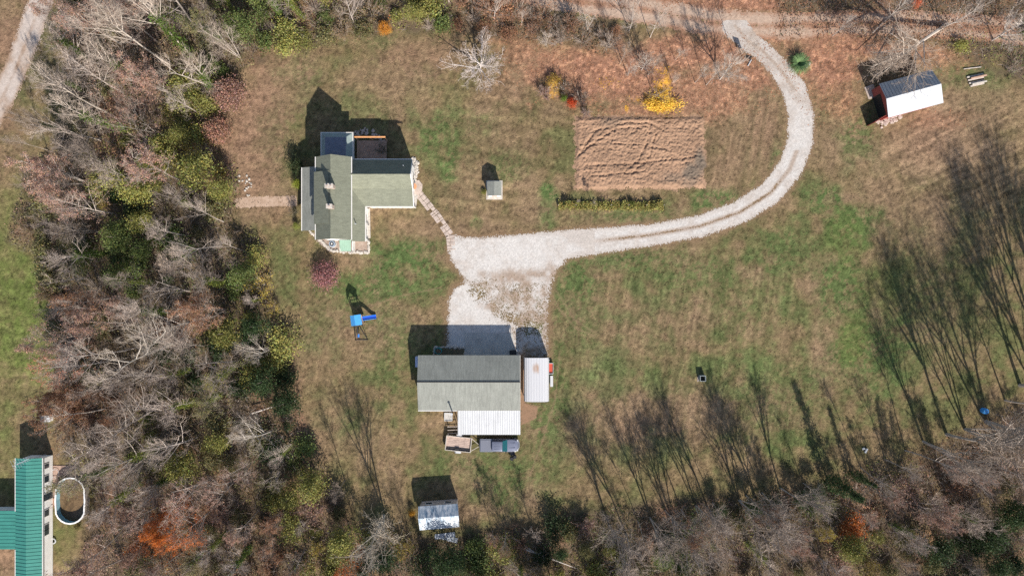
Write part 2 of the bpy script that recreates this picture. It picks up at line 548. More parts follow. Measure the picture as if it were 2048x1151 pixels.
def ground_colour(px, py):
    n1 = fbm(px, py, 90, 5, 1)
    n2 = fbm(px, py, 30, 4, 5)
    n3 = fbm(px, py, 11, 4, 9, .7)
    wob = (n2 - .5) * 1.5 + (n3 - .5) * 1.1
    k = (n1 - .5) * 1.3 + (n2 - .5) * 1.4
    c = OLIVE[None] * (1 + .0 * k[:, None])
    c = c + (TAN - OLIVE) * np.clip(k * 1.0 + .10, 0, .7)[:, None]
    c = c + (GREEN - OLIVE) * np.clip(-k * 1.3 - .0, 0, .5)[:, None]

    def mix(c, col, m):
        m = np.clip(m, 0, 1)[:, None]
        return c * (1 - m) + col * m
    c = mix(c, TAN, splat(px, py, TAN_SP, wob))
    c = mix(c, PINK, splat(px, py, PINK_SP, wob) * .9)
    c = mix(c, GREEN * 1.25, sstep(1100, 1180, px) * sstep(1650, 1550, px) * sstep(480, 560, py) * sstep(960, 880, py) * np.clip(.12 - 1.5 * (n1 - .5) - 1.0 * (n2 - .5), 0, .75))
    g = splat(px, py, GREEN_SP, wob)
    c = mix(c, GREEN * 1.15, g * (.55 + .9 * (n3 > .47)) * .8)
    c = mix(c, VIVID, splat(px, py, VIV_SP, wob * .8) * (.75 + .4 * (n3 - .5) * 3))
    li = splat(px, py, LITTER_SP, wob)
    hf = fbm(px + py * .37, py - px * .31, 6.5, 2, 3)
    hf = np.clip((hf - .5) * 1.6 + .5, 0, 1)
    hf2 = fbm(px - py * .43, py + px * .39, 6.0, 2, 8)
    hf2 = np.clip((hf2 - .5) * 1.8 + .5, 0, 1)
    lc = LITTER[None] * (.78 + .45 * hf[:, None]) + (hf2 > .8)[:, None] * np.array((.07, .04, .02))
    m = np.clip(li * (.55 + 1.0 * n3), 0, 1)[:, None]
    c = c * (1 - m) + lc * m
    ye = splat(px, py, YEL_SP, wob * .8)
    c = mix(c, YELLOW * 1.0, np.clip(ye * 1.5 - hf * .9, 0, 1))
    # pale and dark specks of grass blades and fallen leaves
    c = c * (1 + .35 * ((hf2 > .82).astype(float) - (hf2 < .2)))[:, None]
    # mowing lines of the lawn, which run up and down the photo on the right and across it near the garden
    st = vnoise((px + (py - 600) * .17 + 14 * (n1 - .5)) / 9.5, py / 160, 21) - .5
    rm = sstep(1090, 1130, px) * sstep(1640, 1560, px) * sstep(500, 560, py) * sstep(980, 900, py)
    rm = np.maximum(rm, sstep(1408, 1420, px) * sstep(1580, 1560, px) * sstep(150, 200, py) * sstep(420, 370, py))
    rm = np.maximum(rm, sstep(600, 640, px) * sstep(840, 800, px) * sstep(700, 780, py) * .8)
    c = c * (1 + .24 * (st * rm))[:, None]
    c = mix(c, TAN, np.clip(st * 2.2, 0, 1) * rm * .15 * (.3 + 1.2 * n2))
    c = mix(c, GREEN * 1.2, np.clip(-st * 2.2, 0, 1) * rm * .12 * (.3 + 1.2 * n2))
    st2 = vnoise(px / 130, (py + px * -.13) / 7, 33) - .5
    rm2 = sstep(840, 900, px) * sstep(1150, 1130, px) * sstep(150, 210, py) * sstep(470, 420, py)
    rm2 = np.maximum(rm2, sstep(460, 540, px) * sstep(900, 800, px) * sstep(90, 140, py) * sstep(330, 260, py) * .7)
    rm2 = np.maximum(rm2, sstep(120, 100, px) * sstep(520, 560, py) * sstep(850, 780, py))
    c = c * (1 + .55 * st2 * rm2)[:, None]
    st4 = vnoise((px + (py - 600) * .17 + 20 * (n1 - .5)) / 3.6, py / 90, 23) - .5
    c = c * (1 + .45 * (st4 * rm))[:, None]
    # raked hay swirls at the right edge
    st3 = vnoise((px * .5 + py) / 5, (px - py * .5) / 60, 41) - .5
    rm3 = sstep(1720, 1800, px) * sstep(180, 220, py) * sstep(470, 380, py)
    c = c * (1 + .7 * st3 * rm3)[:, None]
    # wheel tracks worn by turning cars on the grass
    for t in ([(1105, 590), (1120, 620), (1150, 655), (1190, 672)], [(1112, 580), (1150, 640), (1185, 662)], [(740, 612), (800, 592), (880, 575)],
              [(1120, 700), (1110, 800), (1085, 880), (1060, 950)], [(1290, 870), (1400, 850), (1470, 800)]):
        d, _ = linedist(px, py, t)
        c = mix(c, TAN * 1.1, .5 * sstep(4, 1, d + n3 * 2))
    # bare rim where the lawn meets the gravel
    dd, w = linedist(px, py, DRIVE)
    dp = signed(px, py, PAD)
    e = np.minimum(dd - w, dp)
    e = np.where(dp < -12, 30, e)
    c = mix(c, (PINK + OLIVE) * .52, sstep(14, 1, e + (n3 - .5) * 16) * .7)
    # base of walls, worn soil
    # ground below the trees
    wd = np.minimum(np.minimum(signed(px, py, WOOD_W), signed(px, py, WOOD_N)), signed(px, py, WOOD_E))
    wm = sstep(14, -14, wd + (n2 - .5) * 40)
    wc = BROWN[None] * (.7 + .9 * n3[:, None]) + (OLIVE - BROWN)[None] * np.clip(n2 * 2.2 - .9, 0, 1)[:, None] + (LITTER - BROWN)[None] * np.clip(n1 * 3 - 1.6, 0, .8)[:, None]
    c = c * (1 - wm[:, None]) + wc * wm[:, None]
    return np.clip(c, .01, .9)


# fine inside the picture and a margin, coarse out to the horizon: one sheet
def axis(lo, hi, st, far):
    a = list(np.arange(lo, hi + st * .5, st))
    return np.array([-f for f in far[::-1]] + a + list(far))


gx = axis(-80, 80, .2, [86, 95, 110, 150, 300, 700, 1500])
gy = axis(-47, 47, .2, [52, 60, 75, 110, 300, 700, 1500])
X, Y = np.meshgrid(gx, gy)
PXg, PYg = X.ravel() * PPM + 1024, 575.5 - Y.ravel() * PPM
V = np.stack([X.ravel(), Y.ravel(), np.zeros(X.size)], 1)
nx, ny = len(gx), len(gy)
ii = (np.arange(ny - 1)[:, None] * nx + np.arange(nx - 1)[None]).ravel()
F = np.stack([ii, ii + 1, ii + 1 + nx, ii + nx], 1)
gme = np_mesh("ground", V, F, M_ground, ground_colour(PXg, PYg))
ground = link("ground", gme)
ground["kind"] = "structure"


def sheet(name, bbox, step, z, dens, colour, thr_seed, material, zf=None):
    """ragged-edged sheet made of the cells where density beats a fine noise"""
    x0, y1, _ = W(bbox[0], bbox[1])
    x1, y0, _ = W(bbox[2], bbox[3])
    ax, ay = np.arange(x0, x1, step), np.arange(y0, y1, step)
    X, Y = np.meshgrid(ax, ay)
    px, py = X.ravel() * PPM + 1024, 575.5 - Y.ravel() * PPM
    nx, ny = len(ax), len(ay)
    cx, cy = px.reshape(ny, nx)[:-1, :-1].ravel() + step * PPM / 2, py.reshape(ny, nx)[:-1, :-1].ravel() - step * PPM / 2
    d = dens(cx, cy)
    n = .6 * np.random.RandomState(thr_seed).rand(len(cx)) + .2 * vnoise(cx / 3.5, cy / 3.5, thr_seed) + .2 * vnoise(cx / 11, cy / 11, thr_seed + 1)
    keep = d > n
    ii = (np.arange(ny - 1)[:, None] * nx + np.arange(nx - 1)[None]).ravel()[keep]
    F = np.stack([ii, ii + 1, ii + 1 + nx, ii + nx], 1)
    used = np.unique(F)
    remap = np.zeros(nx * ny, dtype=np.int64)
    remap[used] = np.arange(len(used))
    zz = np.full(X.size, z)
    if zf is not None:
        zz = zz + zf(px, py)
    V = np.stack([X.ravel(), Y.ravel(), zz], 1)[used]
    me = np_mesh(name, V, remap[F], material, colour(px[used], py[used]), smooth=zf is not None)
    o = link(name, me)
    o["kind"] = "structure"
    return o


GRAV = np.array((.475, .45, .425))
GRAVDUST = np.array((.285, .215, .165))


def drive_dens(px, py):
    d, w = linedist(px, py, DRIVE)
    a = sstep(7, -5, d - w)
    # the grass crown between the wheel tracks on the curve
    b = sstep(5, -1, np.abs(d)) * sstep(1150, 1260, px) * sstep(1600, 1540, px + .0 * py) * (py > 330)
    b = b * (.5 + .9 * vnoise(px / 14, py / 14, 3))
    p = sstep(6, -10, signed(px, py, PAD))
    n = fbm(px, py, 26, 4, 14)
    n9 = fbm(px, py, 9, 3, 17)
    worn = np.minimum(sstep(-10, 16, signed(px, py, PAD_WHITE) + (n9 - .5) * 34), sstep(22, 95, linedist(px, py, PAD_ARM)[0] + (n - .5) * 55))
    weeds = splat(px, py, [(935, 572, 22, 16, .9), (955, 590, 30, 20, .8), (1015, 640, 32, 16, .9), (985, 570, 30, 14, .4), (1060, 655, 30, 14, .7), (930, 490, 14, 8, .6), (1085, 640, 12, 24, .4), (1045, 580, 22, 18, .3)], (n9 - .5) * 2)
    p = p * (1 - worn * np.clip(.10 + .34 * n9 + .42 * weeds, 0, .7))
    return np.maximum(a * (1 - .75 * b), p * .96) * 1.02


def drive_col(px, py):
    n = fbm(px, py, 22, 5, 4, .6)
    hf = vnoise(px / 2.1, py / 2.1, 6)
    d, w = linedist(px, py, DRIVE)
    up = sstep(330, 60, py)
    m = np.clip((n - .42) * 2.5, 0, 1) * .45 + up * .35 + sstep(-1, -7, -np.abs(d - 0)) * 0
    m = np.maximum(m, sstep(9, 1, np.abs(d)) * .8 * sstep(1120, 1250, px) * ((py > 300) | (py < 180)))
    n9 = fbm(px, py, 9, 3, 17)
    worn = np.minimum(sstep(-6, 16, signed(px, py, PAD_WHITE) + (n9 - .5) * 22), sstep(14, 70, linedist(px, py, PAD_ARM)[0] + (n - .5) * 50))
    worn = worn * (px < 1130) * (py > 470)
    m = np.maximum(m, worn * np.clip(.55 + (n - .5) * 2.4 + (n9 - .5), .12, .95))
    m = np.maximum(m, sstep(-12, 2, np.where((px < 1190) & (py > 460), signed(px, py, PAD), d - w)) * .35)
    m = np.clip(m, 0, 1)[:, None]
    c = GRAV * (1 - m) + GRAVDUST * m
    return c * (.86 + .3 * hf)[:, None]


drive = sheet("gravel_driveway", (870, 40, 1640, 725), .105, .008, drive_dens, drive_col, 50, M_gravel)


def road_dens(px, py):
    d, w = linedist(px, py, ROAD)
    return sstep(9, -8, d - w) * (1 - .35 * sstep(5, 1, np.abs(d)))


def road_col(px, py):
    n = fbm(px, py, 26, 5, 61, .6)
    hf = vnoise(px / 2.4, py / 2.4, 16)
    d, w = linedist(px, py, ROAD)
    trk = np.exp(-((d - 13) / 6) ** 2)
    m = np.clip(.28 + (n - .5) * 2.2 + sstep(10, 2, d) * .5 + sstep(16, 26, d) * .5 - trk * .45 + sstep(1500, 1700, px) * .22, 0, 1)[:, None]
    c = np.array((.37, .27, .205)) * (1 - m) + np.array((.28, .155, .10)) * m
    return c * (.78 + .44 * hf)[:, None]


road = sheet("dirt_road", (980, -110, 2150, 130), .15, .004, road_dens, road_col, 70, M_gravel)


def lane_dens(px, py):
    d, w = linedist(px, py, LANE)
    return sstep(6, -7, d - w)


def lane_col(px, py):
    n = fbm(px, py, 22, 5, 71, .6)
    hf = vnoise(px / 2.4, py / 2.4, 26)
    d, w = linedist(px, py, LANE)
    m = np.clip((n - .45) * 2 + sstep(6, 1, d) * .4 + sstep(15, 24, d) * .6, 0, 1)[:, None]
    c = np.array((.42, .36, .32)) * (1 - m) + np.array((.27, .185, .13)) * m
    return c * (.85 + .3 * hf)[:, None]


lane = sheet("gravel_lane", (-100, -110, 150, 330), .15, .004, lane_dens, lane_col, 80, M_gravel)

# tilled garden plot: dry clods pushed into rows and a tractor's turning arcs
ARC = [[(1155, 312), (1190, 262), (1250, 245), (1300, 247), (1330, 262)], [(1148, 320), (1180, 290), (1230, 258), (1290, 252)], [(1245, 345), (1275, 322), (1292, 290), (1300, 250)],
       [(1262, 348), (1296, 318), (1310, 270)], [(1170, 330), (1260, 328), (1400, 312)], [(1180, 352), (1290, 342)], [(1160, 300), (1200, 285), (1280, 290), (1340, 300)]]


def garden_z(px, py):
    z = fbm(px, py, 4.5, 3, 91, .9) * .42
    r = vnoise((px * .06) / 3, (py + 10 * fbm(px, py, 40, 2, 95)) / 3.6, 92)
    z = z + .08 * r
    for a in ARC:
        d, _ = linedist(px, py, a)
        d = d + 5 * (vnoise(px / 5, py / 5, 94) - .5)
        z = z - .15 * np.exp(-(d / 1.8) ** 2) + .03 * np.exp(-((d - 4.5) / 2.2) ** 2)
    s = signed(px, py, GARDEN)
    return np.maximum(z * sstep(0, -10, s), 0.0)


def garden_col(px, py):
    n = fbm(px, py, 30, 4, 96)
    hf = vnoise(px / 2.2, py / 2.2, 97)
    c = np.array((.285, .18, .118))[None] * (.78 + .45 * n + .25 * (hf - .5))[:, None]
    g = splat(px, py, [(1380, 350, 26, 22, .7), (1400, 325, 10, 20, .7), (1225, 245, 20, 8, .3), (1350, 355, 30, 12, .4)], (n - .5) * 2)[:, None]
    return c * (1 - g) + np.array((.10, .095, .08)) * g


garden = sheet("tilled_garden_plot", (1142, 226, 1418, 386), .1, .006, lambda px, py: sstep(6, -7, signed(px, py, GARDEN) + 14 * (fbm(px, py, 12, 3, 98) - .5)), garden_col, 99, M_gravel, garden_z)

# mulch bed south of the house and the worn strip west of it
def bed(name, poly, z, c1, c2, seed):
    xs, ys = [p[0] for p in poly], [p[1] for p in poly]

    def col(px, py):
        n = fbm(px, py, 5, 3, seed)[:, None]
        return np.array(c1) * n + np.array(c2) * (1 - n)
    return sheet(name, (min(xs) - 4, min(ys) - 4, max(xs) + 4, max(ys) + 4), .12, z, lambda px, py: sstep(3, -3, signed(px, py, poly)), col, seed, M_gravel)


bed("mulch_bed", [(632, 466), (738, 474), (736, 503), (660, 503), (645, 492), (634, 482)], .012, (.34, .28, .235), (.24, .17, .13), 120)
bed("stone_walkway", [(470, 396), (520, 393), (592, 391), (594, 412), (520, 413), (472, 416)], .006, (.48, .36, .28), (.28, .19, .13), 130)
bed("leaf_strip", [(1040, 716), (1050, 716), (1050, 806), (1075, 812), (1072, 835), (1042, 850)], .014, (.28, .17, .11), (.19, .125, .08), 140)
bed("planting_bed", [(868, 696), (928, 696), (928, 712), (868, 712)], .02, (.07, .08, .04), (.16, .11, .08), 150)


def flat(name, polys, z, material, t=.06):
    m = MB()
    for p in polys:
        m.slab([(*W(q[0], q[1])[:2], z) for q in p][::-1], t)
    o = m.build(name, material)
    o["kind"] = "structure"
    return o


flat("concrete_apron", [[(930, 665), (1026, 667), (1026, 714), (930, 714)]], .05, M_concrete)
flat("house_walk", [[(731, 416), (740, 416), (741, 476), (731, 476)], [(741, 412), (829, 412), (829, 416.5), (741, 416.5)], [(824, 318), (831, 320), (832, 362), (826, 362)]], .06, M_stonewhite)
flat("patio_slab", [[(828, 362), (838, 360), (845, 369), (844, 383), (836, 390), (829, 388)]], .07, M_flag, .07)
flat("house_terrace", [[(829, 388), (836, 390), (832, 414), (829, 416)]], .05, M_stonewhite)
# the slab footpath: rows of flagstones with open joints
fp = MB()
rg = random.Random(3)
acc = 0
for a, b in zip(PATH[:-1], PATH[1:]):
    ax, ay, _ = W(*a)
    bx, by, _ = W(*b)
    L = math.hypot(bx - ax, by - ay)
    ux, uy = (bx - ax) / L, (by - ay) / L
    t = 0
    while t < L - .2:
        l = rg.uniform(.35, .8)
        y = -.62
        while y < .5:
            w = rg.uniform(.35, .75)
            w = min(w, .62 - y)
            if rg.random() > .03:
                P = [(t + .03, y + .03), (min(t + l, L) - .03, y + .03), (min(t + l, L) - .03, y + w - .02), (t + .03, y + w - .02)]
                P = [(ax + ux * p + -uy * q + rg.uniform(-.03, .03), ay + uy * p + ux * q + rg.uniform(-.03, .03), .045) for p, q in P]
                fp.slab(P, .04)
            y += w
        t += l
o = fp.build("flagstone_path", M_flag)
o["kind"] = "structure"
# ------------------------------------------------------------------ buildings
def L3(*pts):
    return [tuple(p) for p in pts]


def window(parent, c, axis, w, h, out, glass=M_glass, frame=M_white, name="window"):
    """axis 'x': wall runs along x (faces y*out); axis 'y': wall runs along y (faces x*out)"""
    f, g = MB(), MB()
    x, y, z = c
    for (mb, a, b, t0, t1) in ((f, w / 2 + .09, h / 2 + .09, 0.0, .06), (g, w / 2, h / 2, .062, .075)):
        if axis == 'x':
            mb.box(x - a, x + a, min(y + out * t0, y + out * t1), max(y + out * t0, y + out * t1), z - b, z + b)
        else:
            mb.box(min(x + out * t0, x + out * t1), max(x + out * t0, x + out * t1), y - a, y + a, z - b, z + b)
    fo = f.build(name, frame, parent)
    go = g.build("pane", glass, fo, None)
    # sub-part coordinates: build() puts it in the frame of its own parent
    return fo


def ribs_along(mb, p0, p1, q0, q1, n, w=.05, h=.035):
    """raised ribs from edge p0-p1 to edge q0-q1"""
    p0, p1, q0, q1 = map(Vector, (p0, p1, q0, q1))
    for i in range(n):
        t = (i + .5) / n
        a, b = p0.lerp(p1, t), q0.lerp(q1, t)
        d = (p1 - p0).normalized() * w / 2
        u = Vector((0, 0, h))
        mb.hexa([a - d, b - d, b + d, a + d, a - d * .6 + u, b - d * .6 + u, b + d * .6 + u, a + d * .6 + u])


# ---- farmhouse
XR, XE, XW = -24.71, -22.35, -27.26
YN, YS = 18.2, 6.7
RZ, EZ = 8.95, 6.85
house = empty("farmhouse", (-24.8, 12.5, 0), "large farmhouse with green shingle roofs, two chimneys and a long east wing", "house")
m = MB()
n0 = [(XW + .35, YS + .3), (XE - .35, YS + .3), (XE - .35, YN - .3), (XW + .35, YN - .3)]
m.prism(n0, 0, EZ - .18)
for y in (YS + .3, YN - .32):
    m.hexa(L3((XW + .5, y, EZ - .25), (XE - .5, y, EZ - .25), (XE - .5, y + .02, EZ - .25), (XW + .5, y + .02, EZ - .25),
              (XR - .02, y, RZ - .2), (XR + .02, y, RZ - .2), (XR + .02, y + .02, RZ - .2), (XR - .02, y + .02, RZ - .2)))
WX = -14.15
m.prism([(-22.9, 12.1), (WX - .3, 12.1), (WX - .3, 17.8), (-22.9, 17.8)], 0, 3.45)
WR = (15.78, 7.0)
m.slab(L3((-22.75, 14.1, 4.4), (WX - .32, 14.1, 4.4), (WX - .32, 17.78, 4.75), (-22.75, 17.78, 4.75)), 1.5)
m.hexa(L3((WX - .6, 14.2, 4.7), (WX - .32, 14.2, 4.7), (WX - .32, 17.7, 4.7), (WX - .6, 17.7, 4.7), (WX - .6, WR[0] - .03, 6.8), (WX - .32, WR[0] - .03, 6.8), (WX - .32, WR[0] + .03, 6.8), (WX - .6, WR[0] + .03, 6.8)))
m.prism([(-29.9, 8.6), (XW + .3, 8.6), (XW + .3, 17.0), (-29.9, 17.0)], 0, 3.05)
m.prism([(-22.72, 7.1), (-21.4, 7.1), (-21.4, 12.2), (-22.72, 12.2)], 0, 3.5)
m.prism([(-27.2, 18.0), (-23.3, 18.0), (-23.3, 22.0), (-27.2, 22.0)], 0, 2.75)
m.build("wall", M_siding, house)
m = MB()
m.slab(L3((XR, YS, RZ), (XE, YS, EZ), (XE, YN, EZ), (XR, YN, RZ)), .12)
m.slab(L3((XW, YS, EZ), (XR, YS, RZ), (XR, YN, RZ), (XW, YN, EZ)), .12)
main = m.build("roof", M_shingle, house)
main["label"] = "high main roof of green shingles"
for (cx, cy, wx, wy) in ((-24.66, 13.75, 1.0, .5), (-24.62, 11.0, .72, .5)):
    c = MB()
    c.box(cx - wx / 2, cx + wx / 2, cy - wy / 2, cy + wy / 2, 7.6, 10.0)
    co = c.build("chimney", M_brick, main)
    c = MB()
    c.box(cx - wx / 2 - .06, cx + wx / 2 + .06, cy - wy / 2 - .06, cy + wy / 2 + .06, 10.005, 10.09)
    c.build("chimney_cap", M_stonewhite, main)
    for sx in ((-.25, .25) if wx > .8 else (0,)):
        c = MB()
        c.disc((0, 0), .12, .12, 0, .2, 10)
        c.build("flue", M_brick, co, (cx + sx + 24.8, cy - 12.5, 10.095))
# dormer: a long low shed roof over the west slope
m = MB()
m.slab(L3((-27.45, 8.85, 7.12), (-24.98, 8.85, 8.80), (-24.98, 16.05, 8.80), (-27.45, 16.05, 7.12)), .14)
dr = m.build("dormer_roof", M_shingle, house)
m = MB()
m.hexa(L3((-27.1, 9.05, 6.7), (-25.3, 9.05, 7.6), (-25.3, 15.85, 7.6), (-27.1, 15.85, 6.7), (-27.1, 9.05, 7.1), (-25.3, 9.05, 8.4), (-25.3, 15.85, 8.4), (-27.1, 15.85, 7.1)))
m.build("dormer_wall", M_siding, house)
# wing
m = MB()
m.slab(L3((-24.1, WR[0], 7.0), (WX, WR[0], 7.0), (WX, 18.15, 4.9), (-22.6, 18.15, 4.9), (-22.6, 16.8, 6.1)), .12)
m.slab(L3((-22.85, 14.09, 4.6), (WX, 14.09, 4.6), (WX, WR[0], 7.0), (-24.1, WR[0], 7.0), (-22.6, 14.4, 5.1)), .12)
m.slab(L3((-21.06, 11.7, 3.6), (WX, 11.7, 3.6), (WX, 14.09, 4.595), (-22.85, 14.09, 4.595)), .12)
w = m.build("wing_roof", M_shingle, house)
w["label"] = "roof of the east wing, its north slope in shadow"
m = MB()
m.slab(L3((-22.85, 6.65, 4.6), (-21.06, 6.65, 3.6), (-21.06, 11.695, 3.6), (-22.85, 14.08, 4.6)), .12)
m.build("porch_roof", M_shingle, house)
m = MB()
m.slab(L3((-30.19, 8.23, 3.2), (-26.95, 8.23, 4.6), (-26.95, 17.3, 4.6), (-30.19, 17.3, 3.2)), .12)
p = m.build("porch_roof", M_shingle2, house)
p["label"] = "grey porch roof along the west side"
# rear annex: a low hipped roof with a flat deck
m = MB()
o4 = L3((-27.5, 17.9, 2.85), (-23.03, 17.9, 2.85), (-23.03, 22.34, 2.85), (-27.5, 22.34, 2.85))
i4 = L3((-26.85, 17.9, 3.35), (-23.85, 17.9, 3.35), (-23.85, 21.65, 3.35), (-26.85, 21.65, 3.35))
m.slab([o4[1], o4[2], i4[2], i4[1]], .1)
m.slab([o4[2], o4[3], i4[3], i4[2]], .1)
m.slab([o4[3], o4[0], i4[0], i4[3]], .1)
m.build("annex_roof", mat("pale_teal_shingle", (.23, .28, .27), .85, noise=((2, .1, 3),)), house)
m = MB()
m.slab(i4, .1)
m.build("annex_roof_deck", mat("shadowed_roof_deck", (.15, .16, .20), .7, noise=((2, .15, 3),)), house)  # shade of the main house put into the deck's dark colour
# gutters and bargeboards
g = MB()
g.box(XE + .01, XE + .12, YS, YN, EZ - .12, EZ + .0)
g.box(XW - .12, XW - .01, YS, 8.84, EZ - .12, EZ)
g.box(XW - .12, XW - .01, 16.07, YN, EZ - .12, EZ)
g.box(-22.3, WX, 18.16, 18.27, 4.78, 4.9)
g.box(-21.0, WX, 11.58, 11.69, 3.46, 3.6)
g.box(-21.05, -20.94, 6.65, 11.6, 3.46, 3.6)
g.box(-30.31, -30.2, 8.23, 17.3, 3.08, 3.2)
g.box(-27.62, -27.51, 17.9, 22.45, 2.75, 2.86)
g.box(-23.02, -22.91, 17.9, 22.45, 2.75, 2.86)
g.box(-27.5, -23.03, 22.35, 22.45, 2.75, 2.86)
for a, b in (((WR[0], 7.0), (18.15, 4.9)), ((14.09, 4.6), (WR[0], 7.0)), ((11.7, 3.6), (14.09, 4.6))):
    g.hexa(L3((WX + .005, a[0], a[1] - .15), (WX + .10, a[0], a[1] - .15), (WX + .10, b[0], b[1] - .15), (WX + .005, b[0], b[1] - .15),
              (WX + .005, a[0], a[1] + .02), (WX + .10, a[0], a[1] + .02), (WX + .10, b[0], b[1] + .02), (WX + .005, b[0], b[1] + .02)))
g.build("gutter", M_white, house)
for y in (8.2, 10.2):
    window(house, (-21.4, y, 1.7), 'y', .9, 1.3, 1)
for x in (-20, -17.6):
    window(house, (x, 12.1, 1.7), 'x', .9, 1.3, -1)
for y in (13.4, 16.2):
    window(house, (WX - .3, y, 1.7), 'y', .9, 1.3, 1)
for x in (-26.2, -23.9):
    window(house, (x, YS + .3, 5.2), 'x', .8, 1.2, -1)
    window(house, (x, YN - .3, 5.2), 'x', .8, 1.2, 1)
window(house, (WX - .3, 15.0, 1.05), 'y', .95, 2.1, 1, M_greywood, M_white, "door")
pieces("porch_post", M_white, house, lambda m, x, y: m.box(x - .06, x + .06, y - .06, y + .06, 0, 3.45),
       ((-21.2, 6.9), (-21.2, 9.2), (-21.25, 11.6), (-18.6, 11.85), (-16.4, 11.85), (WX - .1, 11.85)))
pieces("vent_pipe", M_galv, house, lambda m, p, q, r: m.tube([p, q], r), (((-22.2, 9.1, 4.3), (-22.2, 9.1, 5.05), .06), ((-15.2, 17.1, 5.7), (-15.2, 17.1, 6.4), .05)))

# deck behind the house
deck = empty("wooden_deck", (-20.8, 20.5, 0), "weathered board deck behind the farmhouse wing with an orange top rail", "deck")
m = MB()
x = -22.85
while x < -18.6:
    m.box(x, x + .17, 18.25, 21.7, .52, .56)
    x += .19
m.build("floor_boards", M_wood, deck)
m = MB()
m.box(-22.85, -18.35, 21.72, 21.95, 2.3, 2.42)
m.build("top_rail", M_newwood, deck)
pieces("post", M_wood, deck, lambda m, x: m.box(x - .06, x + .06, 21.77, 21.89, 0, 2.3), ((-22.75,), (-20.6,), (-18.5,)))
pieces("joist", M_wood, deck, lambda m, y: m.box(-22.8, -18.4, y, y + .1, .3, .51), ((18.3,), (21.55,)))

# bulkhead roof south of the house
bh = empty("cellar_entry", (-24.6, 5.8, 0), "pale green ribbed panel roof over the entry south of the farmhouse", "canopy")
a, b = W(672 + 7, 477, 2.3), W(702, 477, 2.3)
c, d = W(702, 502, 1.6), W(680, 502, 1.6)
m = MB()
m.slab(L3(d, c, (b[0], 6.95, 2.4), (a[0], 6.95, 2.4)), .06)
ribs_along(m, (a[0], 6.9, 2.4), (b[0], 6.9, 2.4), d, c, 6, .05, .03)
m.build("roof_panel", M_metalpale, bh)
pieces("side_wall", M_white, bh, lambda m, x: m.box(x, x + .11, c[1] + .05, 6.9, 0, 1.75), ((b[0] + .01,), (a[0] - .12,)))

# air conditioner / satellite style round unit
cx, cy, _ = W(666, 488)
ac = empty("air_conditioner", (cx, cy, 0), "round blue-grey outdoor cooling unit in the mulch bed south of the farmhouse", "air conditioner")
m = MB()
m.disc((cx, cy), .42, .42, .05, .75, 24)
m.build("casing", mat("blue_grey_enamel", (.22, .28, .36), .5), ac)
m = MB()
m.disc((cx, cy), .30, .30, .752, .78, 20)
m.build("fan_grille", M_dark, ac)
m = MB()
m.disc((cx, cy), .12, .12, .785, .82, 14)
m.build("fan_cap", M_white, ac)
m = MB()
m.disc((cx, cy), .55, .55, .0, .05, 24)
m.build("base", M_concrete, ac)

# terracotta table on the patio
cx, cy, _ = W(828, 374)
tb = empty("patio_table", (cx, cy, .06), "round terracotta patio table beside the east door of the farmhouse", "table")
m = MB()
m.disc((cx, cy), .48, .48, .72, .76, 24)
m.build("table_top", M_orange, tb)
m = MB()
m.tube([(cx, cy, .07), (cx, cy, .72)], .05)
m.disc((cx, cy), .28, .28, .065, .10, 16)
m.build("stand", M_dark, tb)


def rocks(name, label, pts, n, r, mt, seed, spread=.25, cat="stone edging"):
    """one heap or row of stones: every stone a mesh of its own"""
    rg = random.Random(seed)
    P = [W(*p) for p in pts]
    seg = [math.dist(P[i][:2], P[i + 1][:2]) for i in range(len(P) - 1)]
    tot = sum(seg)
    root = empty(name, P[0], label, cat)
    for k in range(n):
        t = (k + rg.random() * .7) / n * tot
        i = 0
        while i < len(seg) - 1 and t > seg[i]:
            t -= seg[i]
            i += 1
        q = t / seg[i]
        x = P[i][0] * (1 - q) + P[i + 1][0] * q + rg.uniform(-spread, spread)
        y = P[i][1] * (1 - q) + P[i + 1][1] * q + rg.uniform(-spread, spread)
        rr = r * rg.uniform(.6, 1.35)
        m = MB()
        m.rock((0, 0, rr * .35), rr, rg)
        m.build("stone", mt, root, (x - P[0][0], y - P[0][1], 0))
    return root


rocks("stone_edging", "pale stones edging the mulch bed south of the farmhouse", [(618, 462), (640, 480), (662, 501), (700, 504), (738, 505), (737, 478)], 95, .2, M_stonewhite, 1, .1)
rocks("stone_border", "white stones along the east end of the farmhouse wing", [(826, 316), (834, 325), (834, 345), (829, 362)], 40, .2, M_stonewhite, 2, .22)
rocks("stone_border", "jumbled pale stones and litter behind the farmhouse deck", [(706, 268), (730, 262), (752, 270), (766, 285), (764, 300)], 60, .2, M_stone, 3, .45)
rocks("stone_border", "stones edging the planted bed on the north side of the garage", [(868, 711), (869, 694), (900, 693), (929, 695)], 42, .14, M_stonewhite, 4, .05)
rocks("stone_heap", "rubble stones spilled below the red barn's south wall", [(1762, 240), (1780, 238), (1802, 232), (1775, 246), (1750, 250)], 50, .24, M_stone, 5, .5)
rocks("stone_heap", "scattered pale stones beside the spiky green clump", [(1596, 138), (1612, 131), (1620, 128)], 12, .22, M_stonewhite, 6, .25)
rocks("stone_row", "pale broken stones in the grass west of the farmhouse", [(478, 355), (500, 358), (490, 395)], 22, .16, M_stonewhite, 7, .5)

